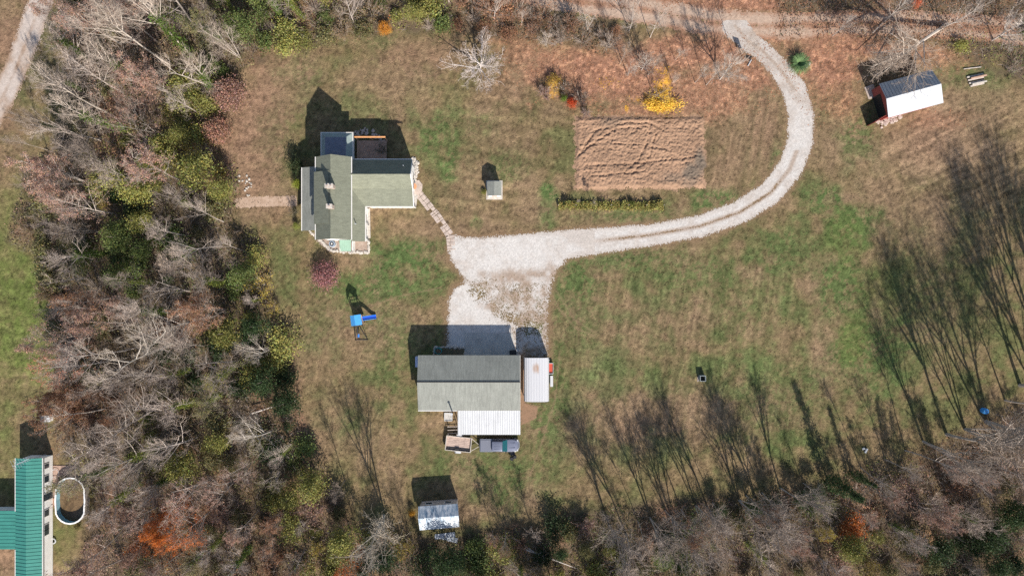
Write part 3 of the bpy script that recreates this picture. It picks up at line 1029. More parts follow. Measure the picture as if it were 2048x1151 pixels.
# ---- garage
GX0, GX1 = -13.5, 1.15
GN, GR, GS = -9.66, -13.4, -17.57
gar = empty("garage", ((GX0 + GX1) / 2, GR, 0), "long garage with grey shingle roof and a white ribbed lean-to behind it", "garage")
m = MB()
m.prism([(GX0 + .3, GS + .35), (GX1 - .3, GS + .35), (GX1 - .3, GN - .35), (GX0 + .3, GN - .35)], 0, 3.15)
for x in (GX0 + .3, GX1 - .32):
    m.hexa(L3((x, GS + .5, 3.1), (x + .02, GS + .5, 3.1), (x + .02, GN - .5, 3.1), (x, GN - .5, 3.1), (x, GR - .02, 4.25), (x + .02, GR - .02, 4.25), (x + .02, GR + .02, 4.25), (x, GR + .02, 4.25)))
m.build("wall", M_siding, gar)
m = MB()
m.slab(L3((GX0, GS, 3.25), (GX1, GS, 3.25), (GX1, GR, 4.4), (GX0, GR, 4.4)), .12)
m.slab(L3((GX0, GR + .002, 4.4), (GX1, GR + .002, 4.4), (GX1, GN, 3.25), (GX0, GN, 3.25)), .12)
r_ = m.build("roof", M_shingle2, gar)
m = MB()
m.box(GX0, GX1, GR - .02, GR + .14, 4.36, 4.43)
m.build("ridge_vent", M_dark, r_)
pieces("gutter", M_white, gar, lambda m, *a: m.box(*a), ((GX0, -7.9, GS - .12, GS - .01, 3.12, 3.26), (GX1 + .01, GX1 + .05, GS, GN, 3.1, 3.2)))
for x in (-11.5, -9.0):
    window(gar, (x, GN - .35, 1.7), 'x', 1, 1.1, 1)
for x in (-5.0, -1.9):
    f = MB()
    f.box(x - 1.35, x + 1.35, GN - .35, GN - .29, .05, 2.3)
    f.build("garage_door", M_white, gar)
window(gar, (GX1 - .3, -12, 1.6), 'y', .9, 1.0, 1)
window(gar, (GX0 + .3, -13, 1.6), 'y', .9, 1.0, -1)
# white ribbed lean-to
m = MB()
lx0, lx1 = -7.82, 1.2
m.slab(L3((lx0, -21.2, 2.55), (lx1, -21.2, 2.55), (lx1, -17.62, 3.06), (lx0, -17.62, 3.06)), .05)
ribs_along(m, (lx0, -17.62, 3.06), (lx1, -17.62, 3.06), (lx0, -21.2, 2.55), (lx1, -21.2, 2.55), 27, .14, .09)
lean = m.build("lean_to_roof", M_metalwhite, gar)
pieces("lean_to_post", M_greywood, gar, lambda m, x: m.box(x - .07, x + .07, -21.05, -20.91, 0, 2.52), [(x,) for x in (lx0 + .3, -4.8, -1.8, lx1 - .3)])
# stove pipe
px_, py_, _ = W(903.5, 822, 4.6)
m = MB()
m.tube([(px_, GS - .3, 1.2), (px_, GS - .3, 4.7)], .09, 10)
pipe = m.build("stove_pipe", M_dark, gar)
m = MB()
m.disc((px_, GS - .3), .17, .17, 4.71, 4.86, 12)
m.build("pipe_cap", M_metalwhite, pipe)
m = MB()
x, y, _ = W(836, 723, 1.6)
m.box(x - .38, x + .0, y - .75, y + .75, .3, 1.9)
o = m.build("propane_cabinet", mat("pale_blue_enamel", (.42, .48, .66), .5), None, (0, 0, 0), .03)
tag(o, "pale blue enamel cabinet against the west wall of the garage", "cabinet")

# ---- carport with barrel roof
cp = empty("carport", (3.55, -13.2, 0), "white arched metal carport with rust streaks, east of the garage", "carport")
x0, x1, y0, y1 = 1.74, 5.36, -16.36, -10.05


def cz(t):
    return 2.45 + .85 * math.sqrt(max(0, 1 - (2 * t - 1) ** 4))


m = MB()
N = 16
for i in range(N):
    a, b = i / N, (i + 1) / N
    xa, xb = x0 + (x1 - x0) * a, x0 + (x1 - x0) * b
    m.slab(L3((xa, y0, cz(a)), (xb, y0, cz(b)), (xb, y1, cz(b)), (xa, y1, cz(a))), .04)
for i in range(1, N):
    a = i / N
    xa = x0 + (x1 - x0) * a
    z = cz(a)
    m.box(xa - .035, xa + .035, y0, y1, z - .01, z + .04)
cr = m.build("roof", M_rusty, cp)
m = MB()
m.box(x0 + .02, x0 + .06, y0 + .1, y1 - .05, .3, 2.5)
m.box(x1 - .06, x1 - .02, y0 + .1, y1 - .05, .3, 2.5)
for i in range(N):
    a, b = i / N, (i + 1) / N
    xa, xb = x0 + .1 + (x1 - x0 - .2) * a, x0 + .1 + (x1 - x0 - .2) * b
    m.hexa(L3((xa, y1 - .3, .05), (xb, y1 - .3, .05), (xb, y1 - .26, .05), (xa, y1 - .26, .05), (xa, y1 - .3, cz(a) - .08), (xb, y1 - .3, cz(b) - .08), (xb, y1 - .26, cz(b) - .08), (xa, y1 - .26, cz(a) - .08)))
m.build("side_panel", M_metalwhite, cp)
for (x, y) in ((x0 + .12, y0 + .2), (x1 - .12, y0 + .2), (x0 + .12, y1 - .5), (x1 - .12, y1 - .5)):
    m = MB()
    m.box(x - .04, x + .04, y - .04, y + .04, 0, 2.5)
    m.build("leg", M_galv, cp)

# ---- well house on a white slab
ax, ay, _ = W(974.3, 362.6, 2.0)
bx, by, _ = W(1003.0, 391.3, 2.0)
mx_ = (ax + bx) / 2
wh = empty("well_house", (mx_, (ay + by) / 2, 0), "small grey gabled well house on a white slab in the north lawn", "shed")
m = MB()
m.slab(L3((ax, by, 1.95), (mx_, by, 2.4), (mx_, ay, 2.4), (ax, ay, 1.95)), .08)
m.slab(L3((mx_, by, 2.4), (bx, by, 1.95), (bx, ay, 1.95), (mx_, ay, 2.4)), .08)
m.build("roof", M_shingle2, wh)
m = MB()
m.prism([(ax + .15, by + .15), (bx - .15, by + .15), (bx - .15, ay - .15), (ax + .15, ay - .15)], .1, 1.93)
for y in (by + .15, ay - .17):
    m.hexa(L3((ax + .2, y, 1.9), (bx - .2, y, 1.9), (bx - .2, y + .02, 1.9), (ax + .2, y + .02, 1.9), (mx_ - .02, y, 2.3), (mx_ + .02, y, 2.3), (mx_ + .02, y + .02, 2.3), (mx_ - .02, y + .02, 2.3)))
m.build("wall", M_siding, wh)
m = MB()
a, b = W(972.5, 361), W(1005, 399)
m.box(a[0], b[0], b[1], a[1], 0, .1)
m.build("slab", M_stonewhite, wh)
window(wh, (mx_, by + .15, 1.0), 'x', .7, 1.7, -1, M_greywood, M_white, "door")

# ---- red barn
NE_, NW_ = W(1863, 139, 3.0), W(1758.5, 167.5, 3.0)
RE_, RW_ = W(1882.5, 167.5, 4.6), W(1772.8, 197.5, 4.6)
SE_, SW_ = W(1887, 205.5, 3.0), W(1777, 235.5, 3.0)
ctr = [sum(p[i] for p in (NE_, NW_, SE_, SW_)) / 4 for i in range(3)]
barn = empty("red_barn", (ctr[0], ctr[1], 0), "red board barn with a ribbed metal roof, its shaded north half coloured darker", "barn")
m = MB()
m.slab([NW_, RW_, RE_, NE_], .06)
ribs_along(m, NW_, NE_, RW_, RE_, 17, .05, .04)
o = m.build("roof_slope", mat("shaded_sheet_metal", (.24, .27, .31), .5, noise=((.8, .12, 4), (5, .08, 3))), barn)  # darker copy of the roof metal: the north slope's shade as colour
o["label"] = "north slope, coloured darker for its shade"
m = MB()
m.slab([RW_, SW_, SE_, RE_], .06)
ribs_along(m, RW_, RE_, SW_, SE_, 17, .05, .04)
o = m.build("roof_slope", mat("sunlit_sheet_metal", (.40, .42, .455), .5, noise=((.8, .05, 4),)), barn)  # paler copy of the same metal: sunlight put into the south slope
o["label"] = "south slope, coloured paler for the sun on it"


def ins(p, k, z):
    u = (Vector(NE_) - Vector(NW_)).normalized()
    v = (Vector(NW_) - Vector(SW_)).normalized()
    return tuple(Vector((p[0], p[1], z)) + u * k[0] + v * k[1])


m = MB()
foot = [ins(SW_, (.25, .2), 0), ins(SE_, (-.25, .2), 0), ins(NE_, (-.25, -.2), 0), ins(NW_, (.25, -.2), 0)]
m.prism(foot, 0, 2.9)
for (a, b, r, s) in ((SW_, NW_, RW_, .25), (SE_, NE_, RE_, -.27)):
    p = ins(a, (s, .3), 2.85)
    q = ins(b, (s, -.3), 2.85)
    t = ins(r, (s, 0), 4.45)
    k = (Vector(NE_) - Vector(NW_)).normalized() * .02
    f = lambda w_: tuple(Vector(w_) + k)
    m.v += [p, q, t, f(p), f(q), f(t)]
    n = len(m.v) - 6
    m.f += [(n, n + 2, n + 1), (n + 3, n + 4, n + 5), (n, n + 3, n + 5, n + 2), (n + 1, n + 2, n + 5, n + 4), (n, n + 1, n + 4, n + 3)]
m.build("wall", M_red, barn)
u = (Vector(NE_) - Vector(NW_)).normalized()
v = (Vector(NW_) - Vector(SW_)).normalized()
hp = Vector(ins(SW_, (.2, .5), 0))
dvec = (-u * .95 - v * .28).normalized()
dn = Vector((-dvec.y, dvec.x, 0)) * .03
m = MB()
a, b = hp, hp + dvec * 2.1
m.hexa([tuple(a - dn), tuple(b - dn), tuple(b + dn), tuple(a + dn)] + [tuple(p + Vector((0, 0, 2.2))) for p in (a - dn, b - dn, b + dn, a + dn)])
o = m.build("door", M_red, barn)
o["label"] = "red door leaf standing open"
q0, q1 = Vector(ins(SW_, (.23, .6), 0)), Vector(ins(NW_, (.23, -1.3), 0))
m = MB()
m.hexa([tuple(q0), tuple(q0 - u * .03), tuple(q1 - u * .03), tuple(q1)] + [tuple(p + Vector((0, 0, 2.2))) for p in (q0, q0 - u * .03, q1 - u * .03, q1)])
m.build("doorway_shade", M_dark, barn)  # black sheet on the wall, standing for the shade inside the opening
m = MB()
gp = Vector(W(1741, 182, 0))
m.box(-.7, .7, -1.1, .8, 0, .07, (gp.x, gp.y, 0), math.radians(20))
o = m.build("doorstep_slab", M_stone)
tag(o, "grey stone slab on the ground west of the red barn", "slab")

# ---- old shed with patched roof
nw, ne = W(836.5, 1012, 2.7), W(914.8, 1006.5, 2.7)
rw, re_ = W(836.2, 1036.5, 3.25), W(917, 1030.5, 3.25)
sw, se = W(839.5, 1059.5, 2.6), W(918.6, 1053, 2.6)
sh = empty("old_shed", ((nw[0] + se[0]) / 2, (nw[1] + se[1]) / 2, 0), "weathered shed with patched silver and blue roofing at the wood's edge", "shed")
m = MB()
m.slab([rw, re_, ne, nw], .05)
m.slab([sw, se, re_, rw], .05)
ribs_along(m, rw, re_, nw, ne, 12, .04, .03)
ribs_along(m, rw, re_, sw, se, 12, .04, .03)
m.build("roof", M_patch, sh)
m = MB()
m.prism([(sw[0] + .2, sw[1] + .25), (se[0] - .15, se[1] + .25), (ne[0] - .15, ne[1] - .05), (nw[0] + .2, nw[1] - .05)], 0, 2.55)
m.build("wall", M_greywood, sh)
for t in (.25, .75):
    x = nw[0] * (1 - t) + ne[0] * t
    y = (nw[1] - .05) * (1 - t) + (ne[1] - .05) * t
    window(sh, (x, y, 1.5), 'x', .9, .7, 1)
pz = [(0, 0), (2.1, -.3), (4.3, -.1)]
for i, (px_, py_, l, r_) in enumerate(((890, 1070, 3.0, .12), (898, 1076, 2.6, -.25))):
    x, y, _ = W(px_, py_)
    m = MB()
    for k in range(5):
        m.box(-l / 2, l / 2, -.35 + k * .15, -.24 + k * .15, .05 + .02 * (k % 2), .09 + .02 * (k % 2), (x, y, 0), r_)
    o = m.build("roofing_scrap", M_galv)
    tag(o, ["bright sheet metal scrap lying south of the patched shed", "lower dull metal scrap lying south of the patched shed"][i], "metal sheet", "sheet metal scraps")

# ---- green-roofed mobile home, its cross wing, fittings
mh = empty("mobile_home", (-69.5, -35, 0), "long white home with a bright green ribbed roof at the lower left", "house")
ex, wx_, rx_ = W(84, 900, 3.3)[0], W(31, 900, 3.3)[0], W(52, 900, 3.85)[0]
yn, ys = W(50, 916, 3.5)[1], -47.0
m = MB()
m.slab(L3((wx_, ys, 3.3), (rx_, ys, 3.85), (rx_, yn, 3.85), (wx_, yn, 3.3)), .1)
m.slab(L3((rx_, ys, 3.85), (ex, ys, 3.3), (ex, yn, 3.3), (rx_, yn, 3.85)), .1)
y = ys + .3
while y < yn:
    for (a, za, b, zb) in ((wx_, 3.3, rx_, 3.85), (rx_, 3.85, ex, 3.3)):
        m.hexa(L3((a, y, za), (b, y, zb), (b, y + .05, zb), (a, y + .05, za), (a, y + .01, za + .05), (b, y + .01, zb + .05), (b, y + .04, zb + .05), (a, y + .04, za + .05)))
    y += .52
m.build("roof", M_metalgreen, mh)
m = MB()
cy0, cy1 = W(10, 1098, 3.1)[1], W(10, 1021, 3.1)[1]
m.slab(L3((-80, cy0, 3.0), (wx_ + .05, cy0, 3.0), (wx_ + .05, cy1, 3.0), (-80, cy1, 3.0)), .1)
y = cy0 + .3
while y < cy1:
    m.box(-80, wx_, y, y + .04, 3.0, 3.04)
    y += .52
m.build("porch_roof", M_metalgreen, mh)
m = MB()
m.box(wx_ + .3, ex - .35, ys, yn - .25, .25, 3.22)
m.box(-80, wx_ + .2, cy0 + .3, cy1 - .3, 0, 2.88)
m.build("wall", M_siding, mh)
m = MB()
m.box(wx_ + .4, ex - .45, ys, yn - .35, 0, .25)
m.build("skirting", M_concrete, mh)
m = MB()
m.box(ex + .01, ex + .1, ys, yn, 3.17, 3.3)
m.box(wx_ - .1, wx_ - .01, cy1, yn, 3.17, 3.3)
m.box(wx_ - .1, wx_ - .01, ys, cy0, 3.17, 3.3)
m.build("gutter", M_white, mh)
for py_, w_ in ((932, .6), (958, .9), (1026, .9), (1054, .7), (1065, .7)):
    y = W(90, py_, 2)[1]
    window(mh, (ex - .35, y, 1.75), 'y', w_, 1.0, 1)
window(mh, (ex - .35, W(90, 992, 1.5)[1], 1.4), 'y', .95, 2.1, 1, M_glass, M_white, "door")
# chair, steps, satellite ring
x, y, _ = W(104, 1003)
st = empty("wooden_steps", (x, y, 0), "small brown wooden steps at the door of the green-roofed home", "steps")
for k in range(3):
    m = MB()
    m.box(x - .6 + k * .33, x - .3 + k * .33, y - .6, y + .6, 0, .75 - .25 * k)
    m.build("step", M_wood, st)
for k in (-.62, .62):
    m = MB()
    m.tube([(x - .5, y + k, .75), (x - .5, y + k, 1.6), (x + .4, y + k, 1.0), (x + .4, y + k, 0)], .03, 5)
    m.build("handrail", M_wood, st)
x, y, _ = W(108, 1080)
m = MB()
for k in range(20):
    a, b = 2 * math.pi * k / 20, 2 * math.pi * (k + 1) / 20
    m.tube([(x + .35 * math.cos(a), y + .35 * math.sin(a), .2), (x + .35 * math.cos(b), y + .35 * math.sin(b), .2)], .09, 6, False)
tag(m.build("garden_hose", M_metalwhite), "coiled pale hose on the grass beside the green-roofed home", "hose")
m = MB()
P = [W(q[0], q[1], 0) for q in ((104, 930), (150, 930), (176, 940), (178, 950), (118, 950), (114, 1010), (104, 1010))]
o = MB()
o.slab([(p[0], p[1], .1) for p in P][::-1], .1)
tag(o.build("pool_deck", mat("pinkish_boards", (.36, .25, .20), .85, noise=((2, .2, 4),))), "faded board walk between the green-roofed home and the pool", "walkway")
x, y, _ = W(112, 945)
m = MB()
for k in range(18):
    a, b = 2 * math.pi * k / 18, 2 * math.pi * (k + 1) / 18
    m.tube([(x + .62 * math.cos(a), y + .62 * math.sin(a), .3), (x + .62 * math.cos(b), y + .62 * math.sin(b), .3)], .035, 5, False)
for k in range(3):
    a = 2 * math.pi * k / 3
    m.tube([(x + .6 * math.cos(a), y + .6 * math.sin(a), .3), (x + .5 * math.cos(a), y + .5 * math.sin(a), .1)], .03, 5)
tag(m.build("trampoline_frame", M_metalwhite), "empty round white metal frame on the walk by the pool", "frame")
# tv aerial on the gable
ax_, ay_, _ = W(93, 907, 0)
an = empty("tv_antenna", (ax_, ay_, 0), "tall television aerial beside the gable of the green-roofed home", "antenna")
m = MB()
m.tube([(ax_, ay_, 0), (ax_, ay_, 6.5)], .035, 6)
m.build("mast", M_galv, an)
m = MB()
m.tube([(ax_ - .7, ay_ - .3, 6.5), (ax_ + 1.6, ay_ + .8, 6.5)], .025, 5)
for k in range(7):
    cx, cy = ax_ - .6 + k * .33, ay_ - .25 + k * .16
    s = .9 - .09 * k
    m.tube([(cx - .4 * s, cy + .85 * s, 6.53), (cx + .4 * s, cy - .85 * s, 6.53)], .016, 4)
m.build("aerial", M_galv, an)

# pool
pcx, pcy, _ = W(150, 996)
RX, RY = 2.15, 3.35
pool = empty("swimming_pool", (pcx, pcy, 0), "oval above-ground pool with white rim and leafy brown water", "pool")


def oval(n, rx, ry):
    s = ry - rx
    out = []
    for i in range(n):
        a = 2 * math.pi * i / n
        out.append((pcx + rx * math.cos(a), pcy + rx * math.sin(a) + (s if math.sin(a) > 1e-6 else -s if math.sin(a) < -1e-6 else 0)))
    return out


def ring(mb, ro, ri, z0, z1, n=20, skip=()):
    for i in range(n):
        if i in skip:
            continue
        j = (i + 1) % n
        mb.hexa([(*ri[i], z0), (*ro[i], z0), (*ro[j], z0), (*ri[j], z0), (*ri[i], z1), (*ro[i], z1), (*ro[j], z1), (*ri[j], z1)])


n = 20
m = MB()
ring(m, oval(n, RX + .03, RY + .03), oval(n, RX, RY), 0, 1.25, n)
m.build("wall", M_greywood, pool)
m = MB()
ring(m, oval(n, RX - .004, RY - .004), oval(n, RX - .03, RY - .03), .0, 1.245, n)
m.build("liner", M_pool, pool)
m = MB()
ring(m, oval(n, RX + .1, RY + .1), oval(n, RX - .1, RY - .1), 1.252, 1.3, n)
m.build("rim", M_siding, pool)
m = MB()
m.prism(oval(n, RX - .035, RY - .035), .0, .22)
m.build("water", M_poolwater, pool)

# neighbour's little white cabinet
x, y, _ = W(97, 834, 0)
cb = empty("garden_cabinet", (x + .0, y, 0), "small white slope-lidded cabinet on the neighbour's lawn", "cabinet")
m = MB()
m.box(x - .6, x + .7, y - .45, y + .4, 0, .85)
m.build("body", M_siding, cb)
m = MB()
m.slab(L3((x - .7, y - .5, .9), (x + .1, y - .5, 1.15), (x + .1, y + .45, 1.15), (x - .7, y + .45, .9)), .04)
m.build("lid", mat("dark_grey_lid", (.10, .12, .15), .6), cb)
m = MB()
m.slab(L3((x + .1, y - .5, 1.15), (x + .8, y - .5, .9), (x + .8, y + .45, .9), (x + .1, y + .45, 1.15)), .04)
m.build("lid", M_metalwhite, cb)

# ------------------------------------------------------------------ vehicles and yard objects
def wheel_mesh(r, w, rim):
    t = MB()
    n = 18
    for k in range(n):
        a, b = 2 * math.pi * k / n, 2 * math.pi * (k + 1) / n
        def p(q, rr, yy):
            return (rr * math.cos(q), yy, rr * math.sin(q))
        t.hexa([p(a, r * .6, -w / 2), p(b, r * .6, -w / 2), p(b, r * .6, w / 2), p(a, r * .6, w / 2), p(a, r, -w / 2 * .85), p(b, r, -w / 2 * .85), p(b, r, w / 2 * .85), p(a, r, w / 2 * .85)])
    q = MB()
    q.v = [(r * .6 * math.cos(2 * math.pi * k / 12), s * w * .35, r * .6 * math.sin(2 * math.pi * k / 12)) for s in (-1, 1) for k in range(12)]
    q.f = [tuple(range(11, -1, -1)), tuple(range(12, 24))] + [(k, (k + 1) % 12, 12 + (k + 1) % 12, 12 + k) for k in range(12)]
    return t, q


def put_wheel(parent, x, y, r, w):
    t, q = wheel_mesh(r, w, None)
    o = t.build("wheel", M_rubber, parent, (x, y, r))
    q.build("rim", M_chrome, o, (0, 0, 0))


def loft(mb, secs):
    """secs: list of rings (same count) -> closed skin"""
    n = len(secs[0])
    n0 = len(mb.v)
    for s in secs:
        mb.v += s
    for i in range(len(secs) - 1):
        for k in range(n):
            k2 = (k + 1) % n
            mb.f.append((n0 + i * n + k, n0 + (i + 1) * n + k, n0 + (i + 1) * n + k2, n0 + i * n + k2))
    mb.f.append(tuple(n0 + k for k in range(n)))
    mb.f.append(tuple(n0 + (len(secs) - 1) * n + k for k in range(n))[::-1])


def rr(x, hw, z0, z1, r=.12):
    """rounded section across the car at x"""
    return [(x, -hw + r * .2, z0), (x, hw - r * .2, z0), (x, hw, z0 + r), (x, hw, z1 - r), (x, hw - r, z1), (x, -hw + r, z1), (x, -hw, z1 - r), (x, -hw, z0 + r)]


tx, ty, _ = W(998, 890, 1.0)
trk = empty("pickup_truck", (tx, ty, 0), "slate blue pickup truck with a covered bed parked behind the garage lean-to", "pickup", rz=math.radians(-.3))
m = MB()
loft(m, [rr(-2.85, .88, .5, 1.0), rr(-2.8, .93, .42, 1.08), rr(-1.0, .95, .38, 1.10), rr(1.25, .95, .38, 1.08), rr(2.0, .94, .38, 1.05), rr(2.55, .90, .42, .98, .2), rr(2.82, .74, .48, .86, .2)])
m.build("body", M_paint, trk, (0, 0, 0), .03, True)
m = MB()
loft(m, [rr(-1.02, .82, 1.08, 1.62), rr(-.95, .76, 1.08, 1.68), rr(.35, .76, 1.08, 1.72), rr(.5, .74, 1.08, 1.70)])
m.build("cab", M_paint, trk, (0, 0, 0), .03, True)
m = MB()
m.v = [(.52, -.74, 1.69), (.52, .74, 1.69), (1.22, .86, 1.10), (1.22, -.86, 1.10), (.5, -.74, 1.64), (.5, .74, 1.64), (1.2, .86, 1.06), (1.2, -.86, 1.06)]
m.f = [(0, 3, 2, 1), (4, 5, 6, 7), (0, 1, 5, 4), (1, 2, 6, 5), (2, 3, 7, 6), (3, 0, 4, 7)]
m.build("windshield", M_wind, trk, (0, 0, 0))
m = MB()
m.box(-.85, .42, -.81, -.765, 1.12, 1.52)
m.box(-.85, .42, .765, .81, 1.12, 1.52)
m.build("side_window", M_glass, trk, (0, 0, 0))
m = MB()
m.box(-2.72, -1.12, -.82, .82, 1.10, 1.17)
m.build("bed_cover", mat("grey_vinyl_cover", (.15, .16, .20), .6), trk, (0, 0, 0), .03)
m = MB()
m.box(-2.75, -1.1, .85, .93, 1.09, 1.13)
m.box(-2.75, -1.1, -.93, -.85, 1.09, 1.13)
m.build("bed_rail", M_chrome, trk, (0, 0, 0))
m = MB()
for y in (-.45, -.22, .0, .22, .45):
    m.box(-.75, .2, y - .015, y + .015, 1.715, 1.735)
m.build("roof_rib", M_chrome, trk, (0, 0, 0))
m = MB()
m.tube([(2.3, -.95, .62), (2.75, -.78, .6), (2.93, -.3, .6), (2.93, .3, .6), (2.75, .78, .6), (2.3, .95, .62)], .09, 8)
m.build("bumper", M_chrome, trk, (0, 0, 0))
for s in (-1, 1):
    m = MB()
    m.box(2.62, 2.80, s * .68 - .14, s * .68 + .14, .72, .90)
    m.build("headlight", M_metalwhite, trk, (0, 0, 0), .02)
    m = MB()
    m.box(.95, 1.1, s * 1.0 - .1, s * 1.0 + .1, 1.12, 1.32)
    m.build("mirror", M_dark, trk, (0, 0, 0), .02)
    for x in (-1.85, 1.95):
        put_wheel(trk, x, s * .86, .38, .24)
m = MB()
for y in (-.35, .35):
    m.box(1.5, 2.35, y - .04, y + .04, 1.055, 1.085)
m.build("hood_crease", M_paint, trk, (0, 0, 0))

tx, ty, _ = W(917, 887, .8)
trl = empty("utility_trailer", (tx, ty, 0), "open white-framed flat trailer with a pinkish board floor, left of the pickup", "trailer", rz=math.radians(-6))
m = MB()
for k in range(8):
    m.box(-1.8, 1.8, -.98 + k * .245, -.76 + k * .245, .62, .66)
m.build("floor_boards", mat("pinkish_old_boards", (.42, .32, .27), .85, noise=((1.6, .25, 4), (6, .15, 3))), trl, (0, 0, 0))
m = MB()
for (a, b, c, d) in ((-1.9, 1.9, -1.08, -1.0), (-1.9, 1.9, 1.0, 1.08), (-1.9, -1.8, -1.0, 1.0), (1.8, 1.9, -1.0, 1.0)):
    m.box(a, b, c, d, .5, .95)
m.build("side_rail", M_stonewhite, trl, (0, 0, 0))
m = MB()
m.tube([(1.9, -.9, .55), (3.2, 0, .5)], .05, 6)
m.tube([(1.9, .9, .55), (3.2, 0, .5)], .05, 6)
m.tube([(3.2, 0, .5), (3.45, 0, .5)], .06, 6)
m.build("tow_bar", M_stonewhite, trl, (0, 0, 0))
for s in (-1, 1):
    m = MB()
    loft(m, [[(-.5, s * 1.09, .5), (-.5, s * 1.38, .5), (-.5, s * 1.38, .54), (-.5, s * 1.09, .54)],
             [(-.3, s * 1.09, .82), (-.3, s * 1.38, .82), (-.3, s * 1.38, .86), (-.3, s * 1.09, .86)],
             [(.3, s * 1.09, .82), (.3, s * 1.38, .82), (.3, s * 1.38, .86), (.3, s * 1.09, .86)],
             [(.5, s * 1.09, .5), (.5, s * 1.38, .5), (.5, s * 1.38, .54), (.5, s * 1.09, .54)]])
    m.build("fender", M_metalwhite, trl, (0, 0, 0))
    put_wheel(trl, 0, s * 1.22, .34, .2)
m = MB()
m.box(-1.7, 1.75, -.7, -.62, .67, .75)
m.box(-1.7, 1.75, -.93, -.86, .67, .75)
m.build("timber", M_dark, trl, (0, 0, 0))
m = MB()
m.box(-.45, .2, -.9, -.62, .76, .9)
o = m.build("tool_box", M_dark, None, (0, 0, 0), .04)
o.location = (tx, ty, 0)
o.rotation_euler = (0, 0, math.radians(-6))
tag(o, "black toolbox lying on the timbers of the white flat trailer", "toolbox")

# grill: two black drums beside the truck
gx_, gy_, _ = W(1025, 910)
gr = empty("barrel_grill", (gx_, gy_, 0), "black double-drum grill on legs at the pickup's front corner", "grill")
for (dx, dy, r) in ((-.1, -.25, .3), (.32, .0, .28)):
    m = MB()
    m.disc((gx_ + dx, gy_ + dy), r, r, .5, 1.0, 16)
    m.disc((gx_ + dx, gy_ + dy), r * .7, r * .7, 1.001, 1.1, 16)
    m.build("drum", M_dark, gr)
m = MB()
m.box(gx_ - .3, gx_ + .35, gy_ + .1, gy_ + .6, .55, .62)
m.tube([(gx_ + .05, gy_ + .3, .62), (gx_ + .05, gy_ + .3, 1.2)], .05, 6)
m.build("shelf", M_rope, gr)
for (dx, dy) in ((-.25, -.4), (.45, -.1), (-.25, .5), (.3, .5)):
    m = MB()
    m.tube([(gx_ + dx, gy_ + dy, 0), (gx_ + dx, gy_ + dy, .55)], .025, 5)
    m.build("leg", M_rope, gr)

# white square tub of ash
x, y, _ = W(897, 832)
tb2 = empty("ash_tub", (x, y, 0), "square white tub of grey ash below the garage stove pipe", "tub")
m = MB()
for (a, b, c, d) in ((-.6, .6, -.6, -.5), (-.6, .6, .5, .6), (-.6, -.5, -.5, .5), (.5, .6, -.5, .5)):
    m.box(x + a, x + b, y + c, y + d, 0, .5)
m.build("rim", M_metalwhite, tb2, None, .04)
m = MB()
m.box(x - .5, x + .5, y - .5, y + .5, .05, .4)
m.build("ash", mat("ash", (.42, .40, .38), .95, noise=((4, .4, 4),)), tb2)
# pallet leaning at the lean-to's open corner
x, y, _ = W(908, 858)
pl = empty("lumber_rack", (x, y, 0), "dark lumber rack in the shade left of the white lean-to", "rack")
for k in range(3):
    m = MB()
    m.tube([(x - .9, y - .5 + .5 * k, .5 + .1 * k), (x + .6, y - .45 + .5 * k, .5 + .1 * k)], .05, 5)
    m.build("rail", M_greywood, pl)
for (dx, dy) in ((-.8, -.6), (-.8, .6), (.5, -.6), (.5, .6)):
    m = MB()
    m.tube([(x + dx, y + dy, 0), (x + dx, y + dy, 1.1)], .06, 5)
    m.build("leg", M_greywood, pl)

# red cart and white board east of the carport
x, y, _ = W(1101.5, 736)
rc = empty("garden_cart", (x, y, 0), "small white-edged red cart beside the arched carport", "cart")
m = MB()
m.box(x - .28, x + .28, y - .7, y + .75, .35, .42)
m.build("tray", M_redpaint, rc)
m = MB()
for (a, b, c, d) in ((-.33, .33, -.78, -.71), (-.33, .33, .76, .83), (.29, .34, -.71, .76), (-.34, -.29, -.71, .76)):
    m.box(x + a, x + b, y + c, y + d, .35, .6)
m.build("frame", M_metalwhite, rc)
for dy in (-.45, .5):
    for s in (-1, 1):
        m = MB()
        for k in range(10):
            a, b = 2 * math.pi * k / 10, 2 * math.pi * (k + 1) / 10
            m.tube([(x + s * .36, y + dy + .15 * math.cos(a), .17 + .15 * math.sin(a)), (x + s * .36, y + dy + .15 * math.cos(b), .17 + .15 * math.sin(b))], .035, 5, False)
        m.build("wheel", M_rubber, rc)
x, y, _ = W(1103, 761)
be = empty("white_bench", (x, y, 0), "narrow white bench standing beside the arched carport, below the red cart", "bench")
m = MB()
m.box(x - .2, x + .2, y - .8, y + .8, .42, .48, None)
m.build("seat", M_metalwhite, be)
for dy in (-.65, .65):
    m = MB()
    m.box(x - .18, x + .18, y + dy - .04, y + dy + .04, 0, .42)
    m.build("leg", M_metalwhite, be)
# poles leaning on the carport's corner
for i, (a, b) in enumerate((((1097, 714), 3.2), ((1092, 716), 2.6))):
    x, y, _ = W(*a)
    m = MB()
    m.tube([(x, y, 0), (x - .05, y - .1, b)], .035, 6)
    o = m.build("metal_pole", M_galv)
    tag(o, ["taller thin metal pole at the north-east corner of the arched carport", "shorter thin metal pole at the north-east corner of the arched carport"][i], "pole", "poles by the carport")

# play tower: blue canopy, slide and swing frame
def pt(px, py, h=0):
    return W(px, py, h)


ptx, pty, _ = pt(711, 641)
play = empty("play_set", (ptx, pty, 0), "wooden play tower with blue canopy, blue slide and swings in the west lawn", "play set")
cxx, cyy, _ = pt(712, 640, 3.2)
tw = .75
cA = math.radians(8)


def rot(x, y, z):
    return (cxx + x * math.cos(cA) - y * math.sin(cA), cyy + x * math.sin(cA) + y * math.cos(cA), z)


